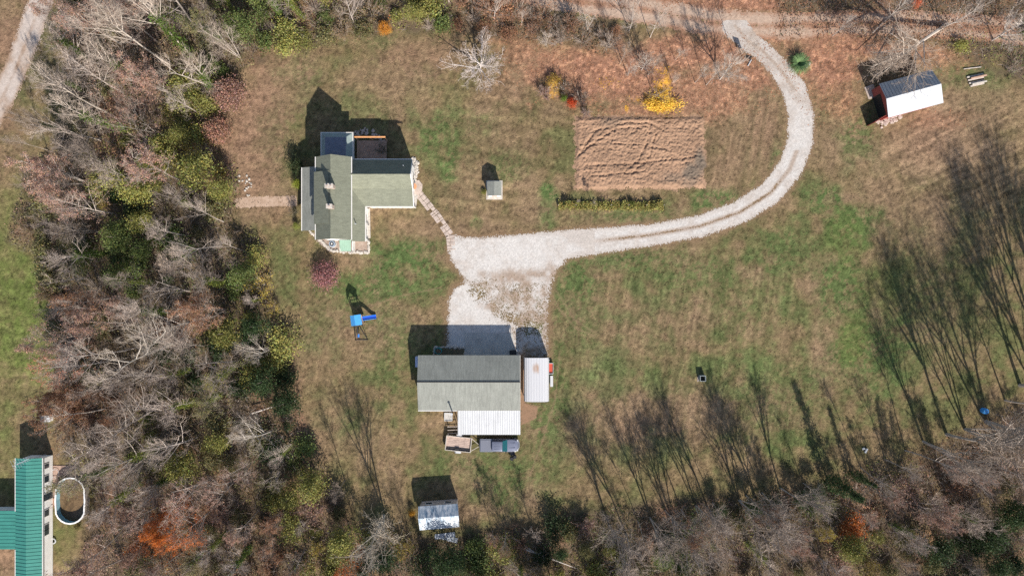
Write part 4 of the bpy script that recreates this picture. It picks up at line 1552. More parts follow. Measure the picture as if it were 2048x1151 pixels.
m = MB()
m.slab([rot(-.85, -.75, 2.85), rot(-.1, -.75, 3.6), rot(-.1, .75, 3.6), rot(-.85, .75, 2.85)], .03)
m.slab([rot(-.1, -.75, 3.6), rot(.72, -.75, 2.85), rot(.72, .75, 2.85), rot(-.1, .75, 3.6)], .03)
m.build("canopy", M_tarp, play)
for (a, b) in ((-.65, -.6), (.55, -.6), (-.65, .6), (.55, .6)):
    m = MB()
    p, q = rot(a, b, 0), rot(a, b, 2.9)
    m.tube([p, q], .06, 4)
    m.build("post", M_wood, play)
m = MB()
m.slab([rot(-.7, -.65, 1.45), rot(.6, -.65, 1.45), rot(.6, .65, 1.45), rot(-.7, .65, 1.45)], .08)
m.build("platform", M_wood, play)
m = MB()
for z in (1.8, 2.15):
    for (a, b, c, d) in ((-.65, -.6, -.65, .6), (-.65, .6, .55, .6), (-.65, -.6, .55, -.6)):
        m.tube([rot(a, b, z), rot(c, d, z)], .04, 4)
for k in range(5):
    m.tube([rot(-.65 + .3 * k, .6, 1.45), rot(-.65 + .3 * k, .6, 2.15)], .03, 4)
m.build("railing", M_wood, play)
m = MB()
m.slab([rot(-.66, -.64, .0), rot(-.62, -.64, 0), rot(-.62, .64, 0), rot(-.66, .64, 0)][::1], .01)
m.box(-.6, .5, .62, .66, .05, 1.3, (cxx, cyy, 0), cA)
m.box(-.7, -.66, -.6, .6, .05, 1.3, (cxx, cyy, 0), cA)
m.build("lower_panel", M_wood, play)
# slide: a trough dropping to the east
m = MB()
for k in range(8):
    t0, t1 = k / 8, (k + 1) / 8
    def sp(t, w, dz):
        x = .62 + t * 1.75
        z = 1.45 * (1 - t) ** 1.0 + .12 + .12 * math.sin(t * math.pi * 2)
        return rot(x, w + .08, z + dz)
    m.hexa([sp(t0, -.24, 0), sp(t1, -.24, 0), sp(t1, .24, 0), sp(t0, .24, 0), sp(t0, -.24, .04), sp(t1, -.24, .04), sp(t1, .24, .04), sp(t0, .24, .04)])
m.build("slide", M_bluedeep, play)
m = MB()
for s in (-.27, .27):
    for k in range(8):
        t0, t1 = k / 8, (k + 1) / 8
        m.hexa([sp(t0, s - .035, 0), sp(t1, s - .035, 0), sp(t1, s + .035, 0), sp(t0, s + .035, 0), sp(t0, s - .035, .2), sp(t1, s - .035, .2), sp(t1, s + .035, .2), sp(t0, s + .035, .2)])
m.build("slide_rim", M_blue, play)
# swing beam from the tower southwards to an A frame
bA, bB = pt(714, 650, 2.3), pt(716, 676, 2.3)
m = MB()
m.tube([bA, bB], .06, 5)
m.build("swing_beam", M_rope, play)
for q in (pt(711, 680), pt(736, 679)):
    m = MB()
    m.tube([q, (bB[0], bB[1], 2.3)], .05, 5)
    m.build("leg", M_dark, play)
for q in ((pt(710, 652, 2.2), pt(711, 680, .02)), (pt(718, 651, 2.2), pt(735, 678, .02))):
    m = MB()
    m.tube(list(q), .05, 5)
    m.build("leg", M_dark, play)
m = MB()
m.tube([pt(711, 680, .1), pt(736, 679, .1)], .04, 5)
m.build("cross_bar", M_rope, play)
for k, (sx, sy) in enumerate(((715.5, 655), (716.5, 671))):
    x, y, _ = pt(sx, sy, .5)
    s = MB()
    s.box(x - .16, x + .16, y - .24, y + .24, .45, .5)
    if k == 0:
        s.box(x - .16, x + .16, y - .24, y - .2, .5, .8)
        s.box(x - .16, x + .16, y + .2, y + .24, .5, .8)
    so = s.build("swing_seat", M_dark if k == 0 else M_blue, play)
    r_ = MB()
    for dy in (-.22, .22):
        r_.tube([(x, y + dy, .5), (x, y + dy, 2.28)], .012, 4)
    r_.build("rope", M_rope, so)

# open-topped box out on the lawn
x, y, _ = W(1405, 756, .6)
bx_ = empty("burn_box", (x, y, 0), "square open-topped grey box standing alone on the big east lawn", "box")
m = MB()
for (a, b, c, d) in ((-.42, .42, -.42, -.36), (-.42, .42, .36, .42), (-.42, -.36, -.36, .36), (.36, .42, -.36, .36)):
    m.box(x + a, x + b, y + c, y + d, 0, .95)
m.build("side", mat("grey_bin_paint", (.30, .33, .33), .7, noise=((5, .2, 3),)), bx_)
m = MB()
m.box(x - .36, x + .36, y - .36, y + .36, 0, .3)
m.build("char", M_dark, bx_)
m = MB()
m.box(x - .62, x - .44, y - .55, y + .15, 0, .05)
tag(m.build("small_slab", M_stone), "small pale slab in the grass beside the open grey box", "slab")

# timbers by the red barn
x, y, _ = W(1949, 162)
for i, (dy, l, z, mt) in enumerate(((.75, 2.5, .0, M_stonewhite), (.3, 2.4, .0, M_greywood), (-.15, 2.3, .0, M_stonewhite), (-.6, 2.1, 0, M_greywood), (.52, 2.4, .24, M_wood), (-.35, 2.2, .24, M_stonewhite))):
    m = MB()
    m.box(-l / 2, l / 2, -.11, .11, z + .02, z + .23, (x + .1 * i, y + dy, 0), math.radians(12))
    o = m.build("timber_beam", mt, None, (0, 0, 0), .02)
    tag(o, ["top pale beam of the timber pile right of the red barn", "second beam down in the timber pile right of the red barn", "third beam down in the timber pile right of the red barn",
            "bottom beam of the timber pile right of the red barn", "brown beam laid across the upper timbers right of the red barn", "pale beam laid on the lower timbers right of the red barn"][i], "timber", "timber beams stacked by the barn")
x, y, _ = W(1944, 137)
m = MB()
m.tube([(x - 1.3, y - .1, .1), (x + 1.3, y + .2, .1)], .07, 6)
tag(m.build("thin_log", M_bark), "single thin grey pole lying above the timber pile", "log")

# roadside sign at the drive mouth
x, y, _ = W(1487, 124)
sg = empty("roadside_sign", (x, y, 0), "blank dark sign board on a single post at the mouth of the gravel drive", "sign")
m = MB()
m.tube([(x, y, 0), (x, y, 2.7)], .05, 6)
m.build("post", M_greywood, sg)
m = MB()
m.box(-.45, .45, -.03, .03, 1.55, 2.75, (x, y + .08, 0), math.radians(-18))
m.build("board", M_dark, sg)
x, y, _ = W(1498, 127)
m = MB()
m.tube([(x - .2, y - .4, .1), (x + .3, y + .5, .12)], .08, 6)
tag(m.build("white_pipe", M_metalwhite), "short white pipe lying in the leaves beside the gravel drive", "pipe")

# blue barrel, white scrap, teal tub
x, y, _ = W(1965, 820)
brl = empty("blue_barrel", (x, y, 0), "bright blue plastic barrel at the edge of the right-hand wood", "barrel")
m = MB()
for (r, z0, z1) in ((.40, 0, .3), (.43, .3, .36), (.41, .36, .66), (.43, .66, .72), (.39, .72, .95)):
    m.disc((x, y), r, r, z0, z1, 18)
m.build("body", M_tarp, brl)
m = MB()
m.disc((x - .15, y), .06, .06, .955, .99, 10)
m.disc((x + .18, y), .05, .05, .955, .99, 10)
m.build("bung", M_metalwhite, brl)
x, y, _ = W(1731, 900)
m = MB()
m.box(-.35, .35, -.12, .12, 0.02, .3, (x, y, 0), 1.1)
m.box(-.2, .2, -.16, .1, .02, .2, (x - .35, y + .3, 0), .3)
tag(m.build("white_scrap", M_metalwhite), "small white scrap at the shaded edge of the lower-right wood", "scrap")
x, y, _ = W(877, 701)
tt = empty("teal_tub", (x, y, 0), "teal plastic tub in the planted bed north of the garage", "tub")
m = MB()
for i in range(14):
    a, b = 2 * math.pi * i / 14, 2 * math.pi * (i + 1) / 14
    f = lambda r, q, z: (x + r * math.cos(q), y + .8 * r * math.sin(q), z)
    m.hexa([f(.48, a, .02), f(.55, a, .02), f(.55, b, .02), f(.48, b, .02), f(.48, a, .55), f(.55, a, .55), f(.55, b, .55), f(.48, b, .55)])
m.build("side", M_teal, tt)
m = MB()
m.disc((x, y), .48, .38, .03, .42, 14)
m.build("soil", M_poolwater, tt)
# bits and bobs beside the garage
x, y, _ = W(1030, 704)
m = MB()
m.box(-.5, .5, -.35, .35, .0, .7, (x - .3, y, 0), .1)
o = m.build("tarped_heap", M_dark, None, (0, 0, 0), .12)
tag(o, "black covered heap at the garage's north-east corner", "heap")
x, y, _ = W(1035, 700)
m = MB()
m.disc((x, y), .16, .16, 0, .3, 12)
tag(m.build("white_bucket", M_metalwhite), "white bucket next to the black heap at the garage corner", "bucket")
# ------------------------------------------------------------------ vegetation
def quads(C, length, width, rg, up=0.0):
    """n random leaf-shaped quads around centres C"""
    n = len(C)
    a = rg.normal(size=(n, 3))
    a[:, 2] *= (1 - up * .6)
    a /= np.linalg.norm(a, axis=1)[:, None] + 1e-9
    b = rg.normal(size=(n, 3))
    b -= (b * a).sum(1)[:, None] * a
    b /= np.linalg.norm(b, axis=1)[:, None] + 1e-9
    l = (length * rg.uniform(.6, 1.3, n))[:, None] / 2
    w = (width * rg.uniform(.6, 1.3, n))[:, None] / 2
    V = np.stack([C - a * l, C + b * w, C + a * l, C - b * w], 1).reshape(-1, 3)
    F = np.arange(4 * n).reshape(n, 4)
    return V, F


def leaf_mesh(name, C, length, width, seed, var=.35, up=0.0, tint=None):
    rg = np.random.RandomState(seed)
    V, F = quads(C, np.full(len(C), length), np.full(len(C), width), rg, up)
    s = 1 + var * (rg.rand(len(C)) * 2 - 1)
    col = np.stack([s * (1 + .12 * rg.randn(len(C))), s, s * (1 + .15 * rg.randn(len(C)))], 1)
    if tint is not None:
        col = col * tint
    return np_mesh(name, V, F, M_leaf, np.repeat(np.clip(col, .1, 2.2), 4, 0))


def grow(seed, H=15.0, r=.14, start=.35, nlimb=16, ang=(32, 52), limb=.36, levels=(7, 5, 3), lean=(0, 0), curve=.35, twig=.02, fork=0, thick=1.0):
    rg = random.Random(seed)
    trunk, twigs, tips = MB(), MB(), []

    def path(p, d, L, nseg, up, wob):
        pts = [p.copy()]
        for i in range(nseg):
            d = (d + Vector((rg.uniform(-wob, wob), rg.uniform(-wob, wob), up + rg.uniform(-wob, wob) * .5))).normalized()
            p = p + d * (L / nseg)
            pts.append(p.copy())
        return pts

    def side(d, a):
        o = d.orthogonal().normalized()
        o.rotate(Quaternion(d, rg.uniform(0, 2 * math.pi)))
        return (d * math.cos(a) + o * math.sin(a)).normalized()

    def at(pts, t):
        i = min(int(t * (len(pts) - 1)), len(pts) - 2)
        f = t * (len(pts) - 1) - i
        return pts[i].lerp(pts[i + 1], f), (pts[i + 1] - pts[i]).normalized()

    def sub(pts, L, lvl):
        n = levels[lvl]
        for k in range(n):
            t = .18 + .82 * (k + rg.random()) / n
            p, d = at(pts, min(t, .99))
            l = L * rg.uniform(.42, .62) * (1.15 - .6 * t)
            q = path(p, side(d, math.radians(rg.uniform(28, 58))), l, 3 if lvl < 1 else 2, .08, .09)
            rr = (.021, .013, .009)[lvl] * thick
            twigs.tube(q, [rr * (1 - .55 * i / (len(q) - 1)) for i in range(len(q))], 3, False)
            if lvl + 1 < len(levels):
                sub(q, l, lvl + 1)
            else:
                tips.append(q[-1])
                tips.append(q[1])
    stems = [(Vector((0, 0, 0)), Vector((lean[0], lean[1], 1)).normalized(), H, r)]
    for k in range(fork):
        a = rg.uniform(0, 6.28)
        stems.append((Vector((.12 * math.cos(a), .12 * math.sin(a), 0)), Vector((lean[0] + .22 * math.cos(a), lean[1] + .22 * math.sin(a), 1)).normalized(), H * rg.uniform(.75, .95), r * .75))
    for (p0, d0, hh, r0) in stems:
        tp = path(p0, d0, hh, 9, .02, .055)
        trunk.tube(tp, [r0 * (1.25 if i == 0 else 1) * (1 - .88 * i / 9) + .015 for i in range(10)], 6, False)
        n = nlimb // (1 if not fork else 2) + 1
        for k in range(n):
            t = start + (1 - start) * (k + rg.random() * .8) / n
            p, d = at(tp, min(t, .985))
            L = hh * limb * (1.12 - .78 * ((t - start) / (1 - start))) * rg.uniform(.8, 1.2)
            q = path(p, side(d, math.radians(rg.uniform(*ang))), L, 5, curve * .22, .10)
            r1 = min(r0 * .42,   .013 + L * .0095) * thick
            trunk.tube(q, [r1 * (1 - .75 * i / 5) + .006 for i in range(6)], 4, False)
            sub(q, L, 0)
    return trunk, twigs, tips, tp


PROTO = {}


def proto(key, seed, leaf=None, **kw):
    trunk, twigs, tips, tp = grow(seed, **kw)
    d = {'trunk': np_mesh(key + "_trunk", trunk.v, trunk.f, M_bark), 'branches': np_mesh(key + "_branches", twigs.v, twigs.f, M_twig), 'H': kw.get('H', 15.0)}
    T = np.array([tuple(t) for t in tips])
    rg = np.random.RandomState(seed + 5)
    sel = T[rg.rand(len(T)) < .8]
    cl = fbm(sel[:, 0] * 10 + 300, sel[:, 1] * 10 + sel[:, 2] * 4 + 300, 14, 2, seed)
    C = np.repeat(sel[cl > .42], 2, 0)
    d['sparse'] = leaf_mesh(key + "_sparse", C + rg.normal(size=C.shape) * .16, .20, .13, seed)
    C = np.repeat(T, 5, 0)
    d['dense'] = leaf_mesh(key + "_dense", C + rg.normal(size=C.shape) * .26, .25, .17, seed + 1)
    tpv = np.array([tuple(p) for p in tp[:7]])
    t = rg.rand(1500) * 6
    i = t.astype(int).clip(0, 5)
    base = tpv[i] + (tpv[i + 1] - tpv[i]) * (t - i)[:, None]
    d['ivy'] = leaf_mesh(key + "_ivy", base + rg.normal(size=(1500, 3)) * np.array((.42, .42, .15)), .26, .2, seed + 2)
    PROTO[key] = d


proto('slim1', 101)
proto('slim2', 102, start=.45, nlimb=14, r=.16)
proto('slim3', 103, start=.3, ang=(38, 60), limb=.32)
proto('slim4', 104, start=.5, nlimb=13, lean=(.10, .04))
proto('wide1', 105, start=.18, nlimb=15, ang=(45, 72), limb=.52, r=.2, curve=.5)
proto('wide2', 106, start=.22, nlimb=14, ang=(40, 70), limb=.5, r=.2, fork=1)
proto('multi', 107, start=.25, nlimb=14, ang=(22, 42), limb=.36, fork=3, r=.13)
proto('broom1', 121, start=.22, nlimb=15, ang=(14, 30), limb=.62, fork=2, r=.17, curve=.15, thick=1.3, levels=(7, 4, 2))
proto('broom2', 122, start=.28, nlimb=18, ang=(18, 36), limb=.55, fork=1, r=.19, curve=.2, thick=1.3, levels=(7, 4, 2))
proto('broom3', 123, start=.3, nlimb=20, ang=(12, 28), limb=.5, r=.18, curve=.1, thick=1.25, levels=(7, 4, 2))
proto('open', 108, H=8.0, start=.16, nlimb=16, ang=(50, 82), limb=.58, r=.16, levels=(8, 5, 2), curve=.6, thick=1.45)


def clumpy(key, seed, H, R, z0, nclump, per, size, cone=False, flat=.75, stems=5, var=.35):
    rg = np.random.RandomState(seed)
    if cone:
        z = z0 + (H - z0) * rg.rand(nclump) ** 1.25
        rad = R * (1 - (z - z0) / (H - z0)) ** .85 * rg.uniform(.35, 1.0, nclump)
        a = rg.rand(nclump) * 6.283
        c = np.stack([rad * np.cos(a), rad * np.sin(a), z], 1)
    else:
        v = rg.normal(size=(nclump, 3))
        v /= np.linalg.norm(v, axis=1)[:, None]
        v[:, 2] = np.abs(v[:, 2]) * 1.0 - .25
        rr = rg.uniform(.45, 1.0, nclump)[:, None]
        c = v * rr * np.array((R, R, (H - z0) * .62)) + np.array((0, 0, z0 + (H - z0) * .38))
    s = rg.uniform(.6, 1.35, nclump) * R * (.20 if cone else .33)
    C = np.repeat(c, per, 0) + rg.normal(size=(nclump * per, 3)) * np.repeat(s, per)[:, None] * np.array((.7, .7, .7 * flat))
    C[:, 2] = np.maximum(C[:, 2], .04)
    tint = np.repeat(.75 + .5 * rg.rand(nclump), per)[:, None] * np.ones((1, 3))
    d = {'H': H}
    d['dense'] = leaf_mesh(key + "_leaves", C, size, size * .62, seed + 3, var, tint=tint)
    m = MB()
    r2 = random.Random(seed)
    if cone or H > 4:
        m.tube([(0, 0, 0), (.05, .05, H * .5), (0, .05, H * .93)], [H * .016, H * .011, .02], 6)
        for k in range(16):
            q = c[r2.randrange(len(c))]
            m.tube([(0, 0, min(q[2] * .75, H * .8)), tuple(q)], [.035, .012], 3, False)
    else:
        for k in range(stems):
            a = 6.28 * k / stems
            m.tube([(.08 * math.cos(a), .08 * math.sin(a), 0), (R * .4 * math.cos(a), R * .4 * math.sin(a), H * .6)], [.03, .01], 4, False)
    d['trunk'] = np_mesh(key + "_stems", m.v, m.f, M_bark)
    PROTO[key] = d


clumpy('green1', 201, 8.0, 2.6, 1.6, 90, 40, .30)
clumpy('green2', 202, 8.0, 2.3, 1.0, 75, 42, .28)
clumpy('cedar', 203, 9.0, 1.9, .5, 150, 34, .22, cone=True)
clumpy('bush1', 204, 2.2, 1.5, .1, 46, 40, .20)
clumpy('bush2', 205, 2.2, 1.6, .1, 34, 44, .19, flat=.6)
clumpy('bush3', 206, 2.2, 1.3, .1, 55, 30, .22)
clumpy('round', 207, 2.6, 1.75, .1, 130, 46, .165, var=.5)


def brush(key, seed, H=3.0, n=26, spread=.55, leafy=False):
    """a bare thicket bush: many stems from one root, each with twigs"""
    rg = random.Random(seed)
    m, tw, tips = MB(), MB(), []
    for k in range(n):
        a = rg.uniform(0, 6.283)
        d = Vector((math.cos(a) * spread * rg.uniform(.3, 1.3), math.sin(a) * spread * rg.uniform(.3, 1.3), 1)).normalized()
        p = Vector((.15 * math.cos(a), .15 * math.sin(a), 0))
        pts = [p]
        for i in range(4):
            d = (d + Vector((rg.uniform(-.15, .15), rg.uniform(-.15, .15), -.05))).normalized()
            p = p + d * H * rg.uniform(.2, .3)
            pts.append(p)
        m.tube(pts, [.028, .024, .02, .015, .01], 3, False)
        for j in range(9):
            i = rg.randrange(1, 4)
            q = pts[i].lerp(pts[i + 1], rg.random())
            e = (d + Vector((rg.uniform(-1, 1), rg.uniform(-1, 1), rg.uniform(-.2, .7)))).normalized()
            q2 = q + e * H * rg.uniform(.12, .3)
            tw.tube([q, q.lerp(q2, .5) + Vector((0, 0, .03)), q2], [.016, .012, .008], 3, False)
            tips += [q2, q.lerp(q2, .6)]
    T = np.array([tuple(t) for t in tips])
    r2 = np.random.RandomState(seed)
    C = np.repeat(T, 3, 0) + r2.normal(size=(len(T) * 3, 3)) * .14
    PROTO[key] = {'H': H, 'trunk': np_mesh(key + "_stems", m.v, m.f, M_bark), 'branches': np_mesh(key + "_twigs", tw.v, tw.f, M_twig),
                  'dense': leaf_mesh(key + "_leaves", C, .18, .12, seed)}
    PROTO[key]['sparse'] = PROTO[key]['dense']


brush('brush1', 301)
brush('brush2', 302, n=20, spread=.8)
brush('brush3', 303, n=34, spread=.4)

PLANTS = []
GREY = (1.0, 1.0, 1.0)


def plant(kind, name, px, py, h, leaf=None, colour=(.1, .1, .05), bark=GREY, rz=None, ivy=False, label=None, group=None, cat=None, wide=1.0, ivycol=(.10, .15, .03), desc=None):
    P = PROTO[kind]
    x, y, _ = W(px, py)
    s = h / P['H']
    root = bpy.data.objects.new(name, None)
    root.empty_display_size = .3
    COL.objects.link(root)
    root.location = (x, y, 0)
    root.rotation_euler = (0, 0, rnd.uniform(0, 6.283) if rz is None else rz)
    root.scale = (s * wide, s * wide, s)
    tree = name.endswith('tree') or name.endswith('cedar')
    o = link('trunk' if tree else 'stems', P['trunk'], root)
    o.color = (*bark, 1)
    if 'branches' in P:
        o = link('branches', P['branches'], root)
        o.color = (*bark, 1)
    if leaf:
        o = link('crown' if tree else 'leaves', P[leaf], root)
        o.color = (*colour, 1)
    if ivy and 'ivy' in P:
        o = link('ivy', P['ivy'], root)
        o.color = (*ivycol, 1)
    PLANTS.append(dict(o=root, x=x, y=y, h=h, px=px, py=py, label=label, group=group, cat=cat or ('tree' if tree else 'shrub'), desc=desc or 'bare grey tree', name=name))
    return root


C_PINK, C_RUST, C_YEL, C_YG, C_GRN, C_DGRN, C_ORG, C_OLV, C_TAN, C_RED = ((.33, .205, .155), (.27, .145, .085), (.38, .29, .06), (.26, .255, .075), (.14, .175, .055),
                                                                         (.045, .075, .028), (.50, .15, .035), (.185, .17, .075), (.28, .20, .11), (.36, .07, .045))
# colour of the woods as seen from above: x, y, radius, kind
CANOPY = [(210, 45, 70, 'P'), (190, 110, 70, 'P'), (250, 200, 60, 'P'), (150, 160, 40, 'P'), (300, 60, 40, 'P'), (330, 130, 50, 'G0'), (400, 40, 60, 'O'), (430, 20, 50, 'G'), (360, 110, 40, 'O'), (110, 110, 40, 'G'), (115, 60, 30, 'G'),
          (470, 90, 60, 'O'), (520, 40, 60, 'G'), (400, 190, 45, 'Y'), (370, 250, 50, 'Y'), (440, 160, 30, 'G'), (280, 290, 40, 'P'), (300, 330, 30, 'P'), (240, 300, 50, 'Y'), (160, 290, 60, 'O'), (350, 340, 50, 'Y'), (420, 350, 60, 'Y'),
          (455, 380, 30, 'G'), (100, 400, 60, 'P'), (60, 400, 40, 'P'), (170, 330, 50, 'O'), (230, 420, 50, 'Y'), (280, 440, 50, 'D'), (250, 400, 30, 'D'), (140, 480, 60, 'O'), (60, 450, 40, 'O'), (300, 480, 50, 'G'), (330, 430, 40, 'O'), (200, 500, 60, 'G'), (120, 540, 60, 'O'),
          (260, 560, 60, 'G'), (400, 420, 50, 'G0'), (460, 470, 40, 'O'), (500, 520, 50, 'Y'), (440, 560, 60, 'G'), (520, 600, 40, 'Y'), (160, 615, 45, 'R'), (210, 640, 50, 'P'), (300, 620, 50, 'O'), (380, 650, 40, 'R'), (430, 640, 50, 'Y'), (370, 740, 60, 'D'),
          (460, 700, 60, 'D'), (540, 720, 40, 'Y'), (550, 790, 50, 'D'), (100, 740, 60, 'P'), (120, 790, 50, 'R'), (150, 700, 50, 'P'), (220, 820, 60, 'R'), (250, 720, 60, 'G0'), (340, 780, 50, 'O'), (420, 760, 40, 'Y'), (300, 860, 40, 'Y'), (340, 910, 60, 'Y'),
          (420, 830, 50, 'O'), (480, 860, 60, 'G0'), (560, 880, 50, 'D'), (600, 920, 50, 'G'), (200, 900, 50, 'G0'), (180, 930, 30, 'Y'), (220, 960, 50, 'O'), (260, 900, 40, 'O'), (300, 990, 50, 'O'), (380, 990, 40, 'P'), (340, 1060, 55, 'X'), (450, 1040, 60, 'P'), (520, 960, 50, 'O'),
          (530, 1050, 25, 'R'), (420, 1120, 50, 'O'), (220, 1060, 60, 'P'), (240, 1120, 50, 'P'), (560, 1000, 50, 'Y'), (520, 1110, 50, 'R'), (620, 960, 40, 'Y'), (640, 1010, 40, 'P'), (640, 1090, 40, 'Y'), (720, 1110, 40, 'X'), (700, 1070, 40, 'O'), (780, 1070, 50, 'Y'), (760, 1120, 50, 'D'),
          (860, 1100, 60, 'D'), (950, 1090, 50, 'G'), (1000, 1110, 60, 'Y'), (1050, 1060, 35, 'R'), (1060, 1130, 40, 'O'), (1100, 1085, 45, 'D'), (1190, 1110, 60, 'Y'), (1160, 1040, 35, 'P'), (1190, 1060, 40, 'G'), (1250, 1080, 40, 'O'), (1290, 1120, 40, 'P'),
          (1350, 1110, 45, 'G'), (1330, 1060, 40, 'D'), (1390, 1070, 35, 'G'), (1450, 1040, 35, 'P'), (1430, 1100, 50, 'O'), (1480, 1080, 40, 'Y'), (1500, 985, 40, 'D'), (1560, 985, 45, 'D'), (1640, 960, 50, 'D'), (1600, 1010, 40, 'G'), (1560, 1060, 50, 'O'), (1660, 1030, 40, 'Y'), (1690, 1060, 40, 'X'),
          (1650, 1110, 45, 'P'), (1720, 1100, 45, 'Y'), (1740, 1010, 40, 'R'), (1800, 1000, 50, 'P'), (1780, 940, 40, 'Y'), (1880, 940, 50, 'R'), (1950, 900, 60, 'R'), (1830, 1060, 45, 'O'), (1900, 1020, 45, 'P'), (1960, 1040, 50, 'O'), (2010, 1060, 35, 'G'), (1980, 1130, 60, 'D'), (1820, 1130, 50, 'G0'), (1900, 1110, 50, 'D'),
          (2000, 950, 60, 'P'), (2040, 850, 60, 'P'), (600, 30, 50, 'Y'), (700, 40, 60, 'O'), (650, 20, 40, 'G'), (660, 80, 40, 'O'), (740, 20, 30, 'G'), (768, 45, 18, 'X'), (830, 30, 50, 'Y'), (880, 50, 40, 'G'), (950, 30, 60, 'R'), (1080, 50, 60, 'R'),
          (1180, 60, 50, 'R'), (1950, 30, 60, 'R'), (2020, 100, 40, 'G'), (1960, 120, 50, 'Y'), (1700, 30, 80, 'R'), (2000, 150, 40, 'G')]
KCOL = {'P': C_PINK, 'R': C_RUST, 'Y': C_YG, 'G': C_GRN, 'D': C_DGRN, 'O': C_OLV, 'X': C_ORG, 'G0': (.20, .16, .115)}


def canopy(px, py):
    best, k = 1e9, 'O'
    for (x, y, r, kk) in CANOPY:
        d = math.hypot(px - x, py - y) / r
        if d < best:
            best, k = d, kk
    return k, best


# ---- undergrowth in the woods: one mass of leaves and brushwood nobody could count
def wood_sd(px, py):
    return np.minimum(np.minimum(signed(px, py, WOOD_W), signed(px, py, WOOD_N)), signed(px, py, WOOD_E))


def canopy_colour(px, py, rg):
    px = px + (fbm(px, py, 30, 3, 201) - .5) * 70
    py = py + (fbm(px, py, 30, 3, 207) - .5) * 70
    best = np.full(px.shape, 1e9)
    col = np.tile(np.array(C_OLV), (len(px), 1))
    for (x, y, r, k) in CANOPY:
        d = np.hypot(px - x, py - y) / r
        m = d < best
        best[m] = d[m]
        col[m] = KCOL[k]
    return col


rg = np.random.RandomState(5)
N = 420000
px = rg.uniform(-40, 2090, N)
py = rg.uniform(-40, 1190, N)
sd = wood_sd(px, py) + (fbm(px, py, 22, 3, 211) - .5) * 40
keep = sd < 4
px, py, sd = px[keep], py[keep], sd[keep]
hgt = fbm(px, py, 24, 3, 215)
ok = rg.rand(len(px)) < np.clip((hgt - .25) * 2.4, .25, 1)
px, py, sd, hgt = px[ok], py[ok], sd[ok], hgt[ok]
z = np.clip((hgt - .35) * 5.5, .12, 2.2) * np.clip(-sd / 30 + .35, .2, 1) * rg.rand(len(px)) ** .6 + .03
x, y = (px - 1024) / PPM, (575.5 - py) / PPM
C = np.stack([x, y, z], 1)
V, F = quads(C, np.full(len(C), .25), np.full(len(C), .16), rg)
V[:, 2] = np.maximum(V[:, 2], .01)
col = canopy_colour(px, py, rg)
mixc = rg.rand(len(px))
col[mixc < .12] = np.array((.21, .165, .11))
col[(mixc > .12) & (mixc < .25)] = np.array(C_OLV)
col = col * (.55 + .9 * rg.rand(len(px)))[:, None] * (.25 + 1.45 * fbm(px, py, 14, 2, 219))[:, None]
ug = link("undergrowth", np_mesh("undergrowth", V, F, M_leafy, np.repeat(col, 4, 0)))
ug["kind"] = "stuff"
# brushwood: thin grey twigs lying and standing through it
N = 150000
px = rg.uniform(-40, 2090, N)
py = rg.uniform(-40, 1190, N)
sd = wood_sd(px, py) + (fbm(px, py, 22, 3, 211) - .5) * 40
keep = sd < 0
px, py, sd = px[keep], py[keep], sd[keep]
z = rg.rand(len(px)) ** .7 * 2.0 * np.clip(-sd / 40 + .3, .2, 1) + .05
C = np.stack([(px - 1024) / PPM, (575.5 - py) / PPM, z], 1)
V, F = quads(C, np.full(len(C), 1.05), np.full(len(C), .032), rg)
V[:, 2] = np.maximum(V[:, 2], .01)
col = np.array((.33, .28, .25)) * (.5 + .8 * rg.rand(len(px)))[:, None]
col[rg.rand(len(px)) < .3] *= np.array((1.0, .72, .6))
bw = link("brushwood", np_mesh("brushwood", V, F, M_leafy, np.repeat(col, 4, 0)))
bw["kind"] = "stuff"
# fallen leaves on the grass along the road and under the yellow tree
N = 60000
px = rg.uniform(1000, 2060, N)
py = rg.uniform(-5, 260, N)
w = splat(px, py, LITTER_SP, (fbm(px, py, 30, 3, 231) - .5) * 1.5)
ye = splat(px, py, YEL_SP, (fbm(px, py, 12, 3, 233) - .5) * 1.6)
keep = (rg.rand(N) < w * .4) | (rg.rand(N) < ye * .55)
px, py, w, ye = px[keep], py[keep], w[keep], ye[keep]
C = np.stack([(px - 1024) / PPM, (575.5 - py) / PPM, .02 + .05 * rg.rand(len(px))], 1)
V, F = quads(C, np.full(len(C), .20), np.full(len(C), .15), rg, up=1.0)
V[:, 2] = np.maximum(V[:, 2] * .3, .012)
col = np.array((.38, .18, .10)) * (.45 + .95 * rg.rand(len(px)))[:, None]
yy = rg.rand(len(px)) < ye * 1.3
col[yy] = np.array((.78, .43, .04)) * (.7 + .5 * rg.rand(yy.sum()))[:, None]
fl = link("fallen_leaves", np_mesh("fallen_leaves", V, F, M_leafy, np.repeat(col, 4, 0)))
fl["kind"] = "stuff"
# rough grass tufts on the lawn and meadow
N = 90000
px = rg.uniform(-10, 2060, N)
py = rg.uniform(-10, 1100, N)
sd = wood_sd(px, py)
dr = np.minimum(linedist(px, py, DRIVE)[0] - 26, signed(px, py, PAD))
bare = (sd < -5) | (dr < 4) | (linedist(px, py, ROAD)[0] < 26) | (linedist(px, py, LANE)[0] < 24) | inpoly(px, py, GARDEN)
for (a, b, c, d) in ((600, 255, 850, 510), (825, 655, 1105, 915), (0, 900, 190, 1160), (825, 990, 925, 1065), (965, 355, 1010, 402), (1745, 130, 1895, 240)):
    bare |= (px > a) & (px < c) & (py > b) & (py < d)
keep = ~bare & (rg.rand(N) < np.clip((fbm(px, py, 18, 3, 241) - .3) * 2.5, .1, 1))
px, py = px[keep], py[keep]
C = np.stack([(px - 1024) / PPM, (575.5 - py) / PPM, np.full(len(px), .06)], 1)
V, F = quads(C, np.full(len(C), .30), np.full(len(C), .06), rg)
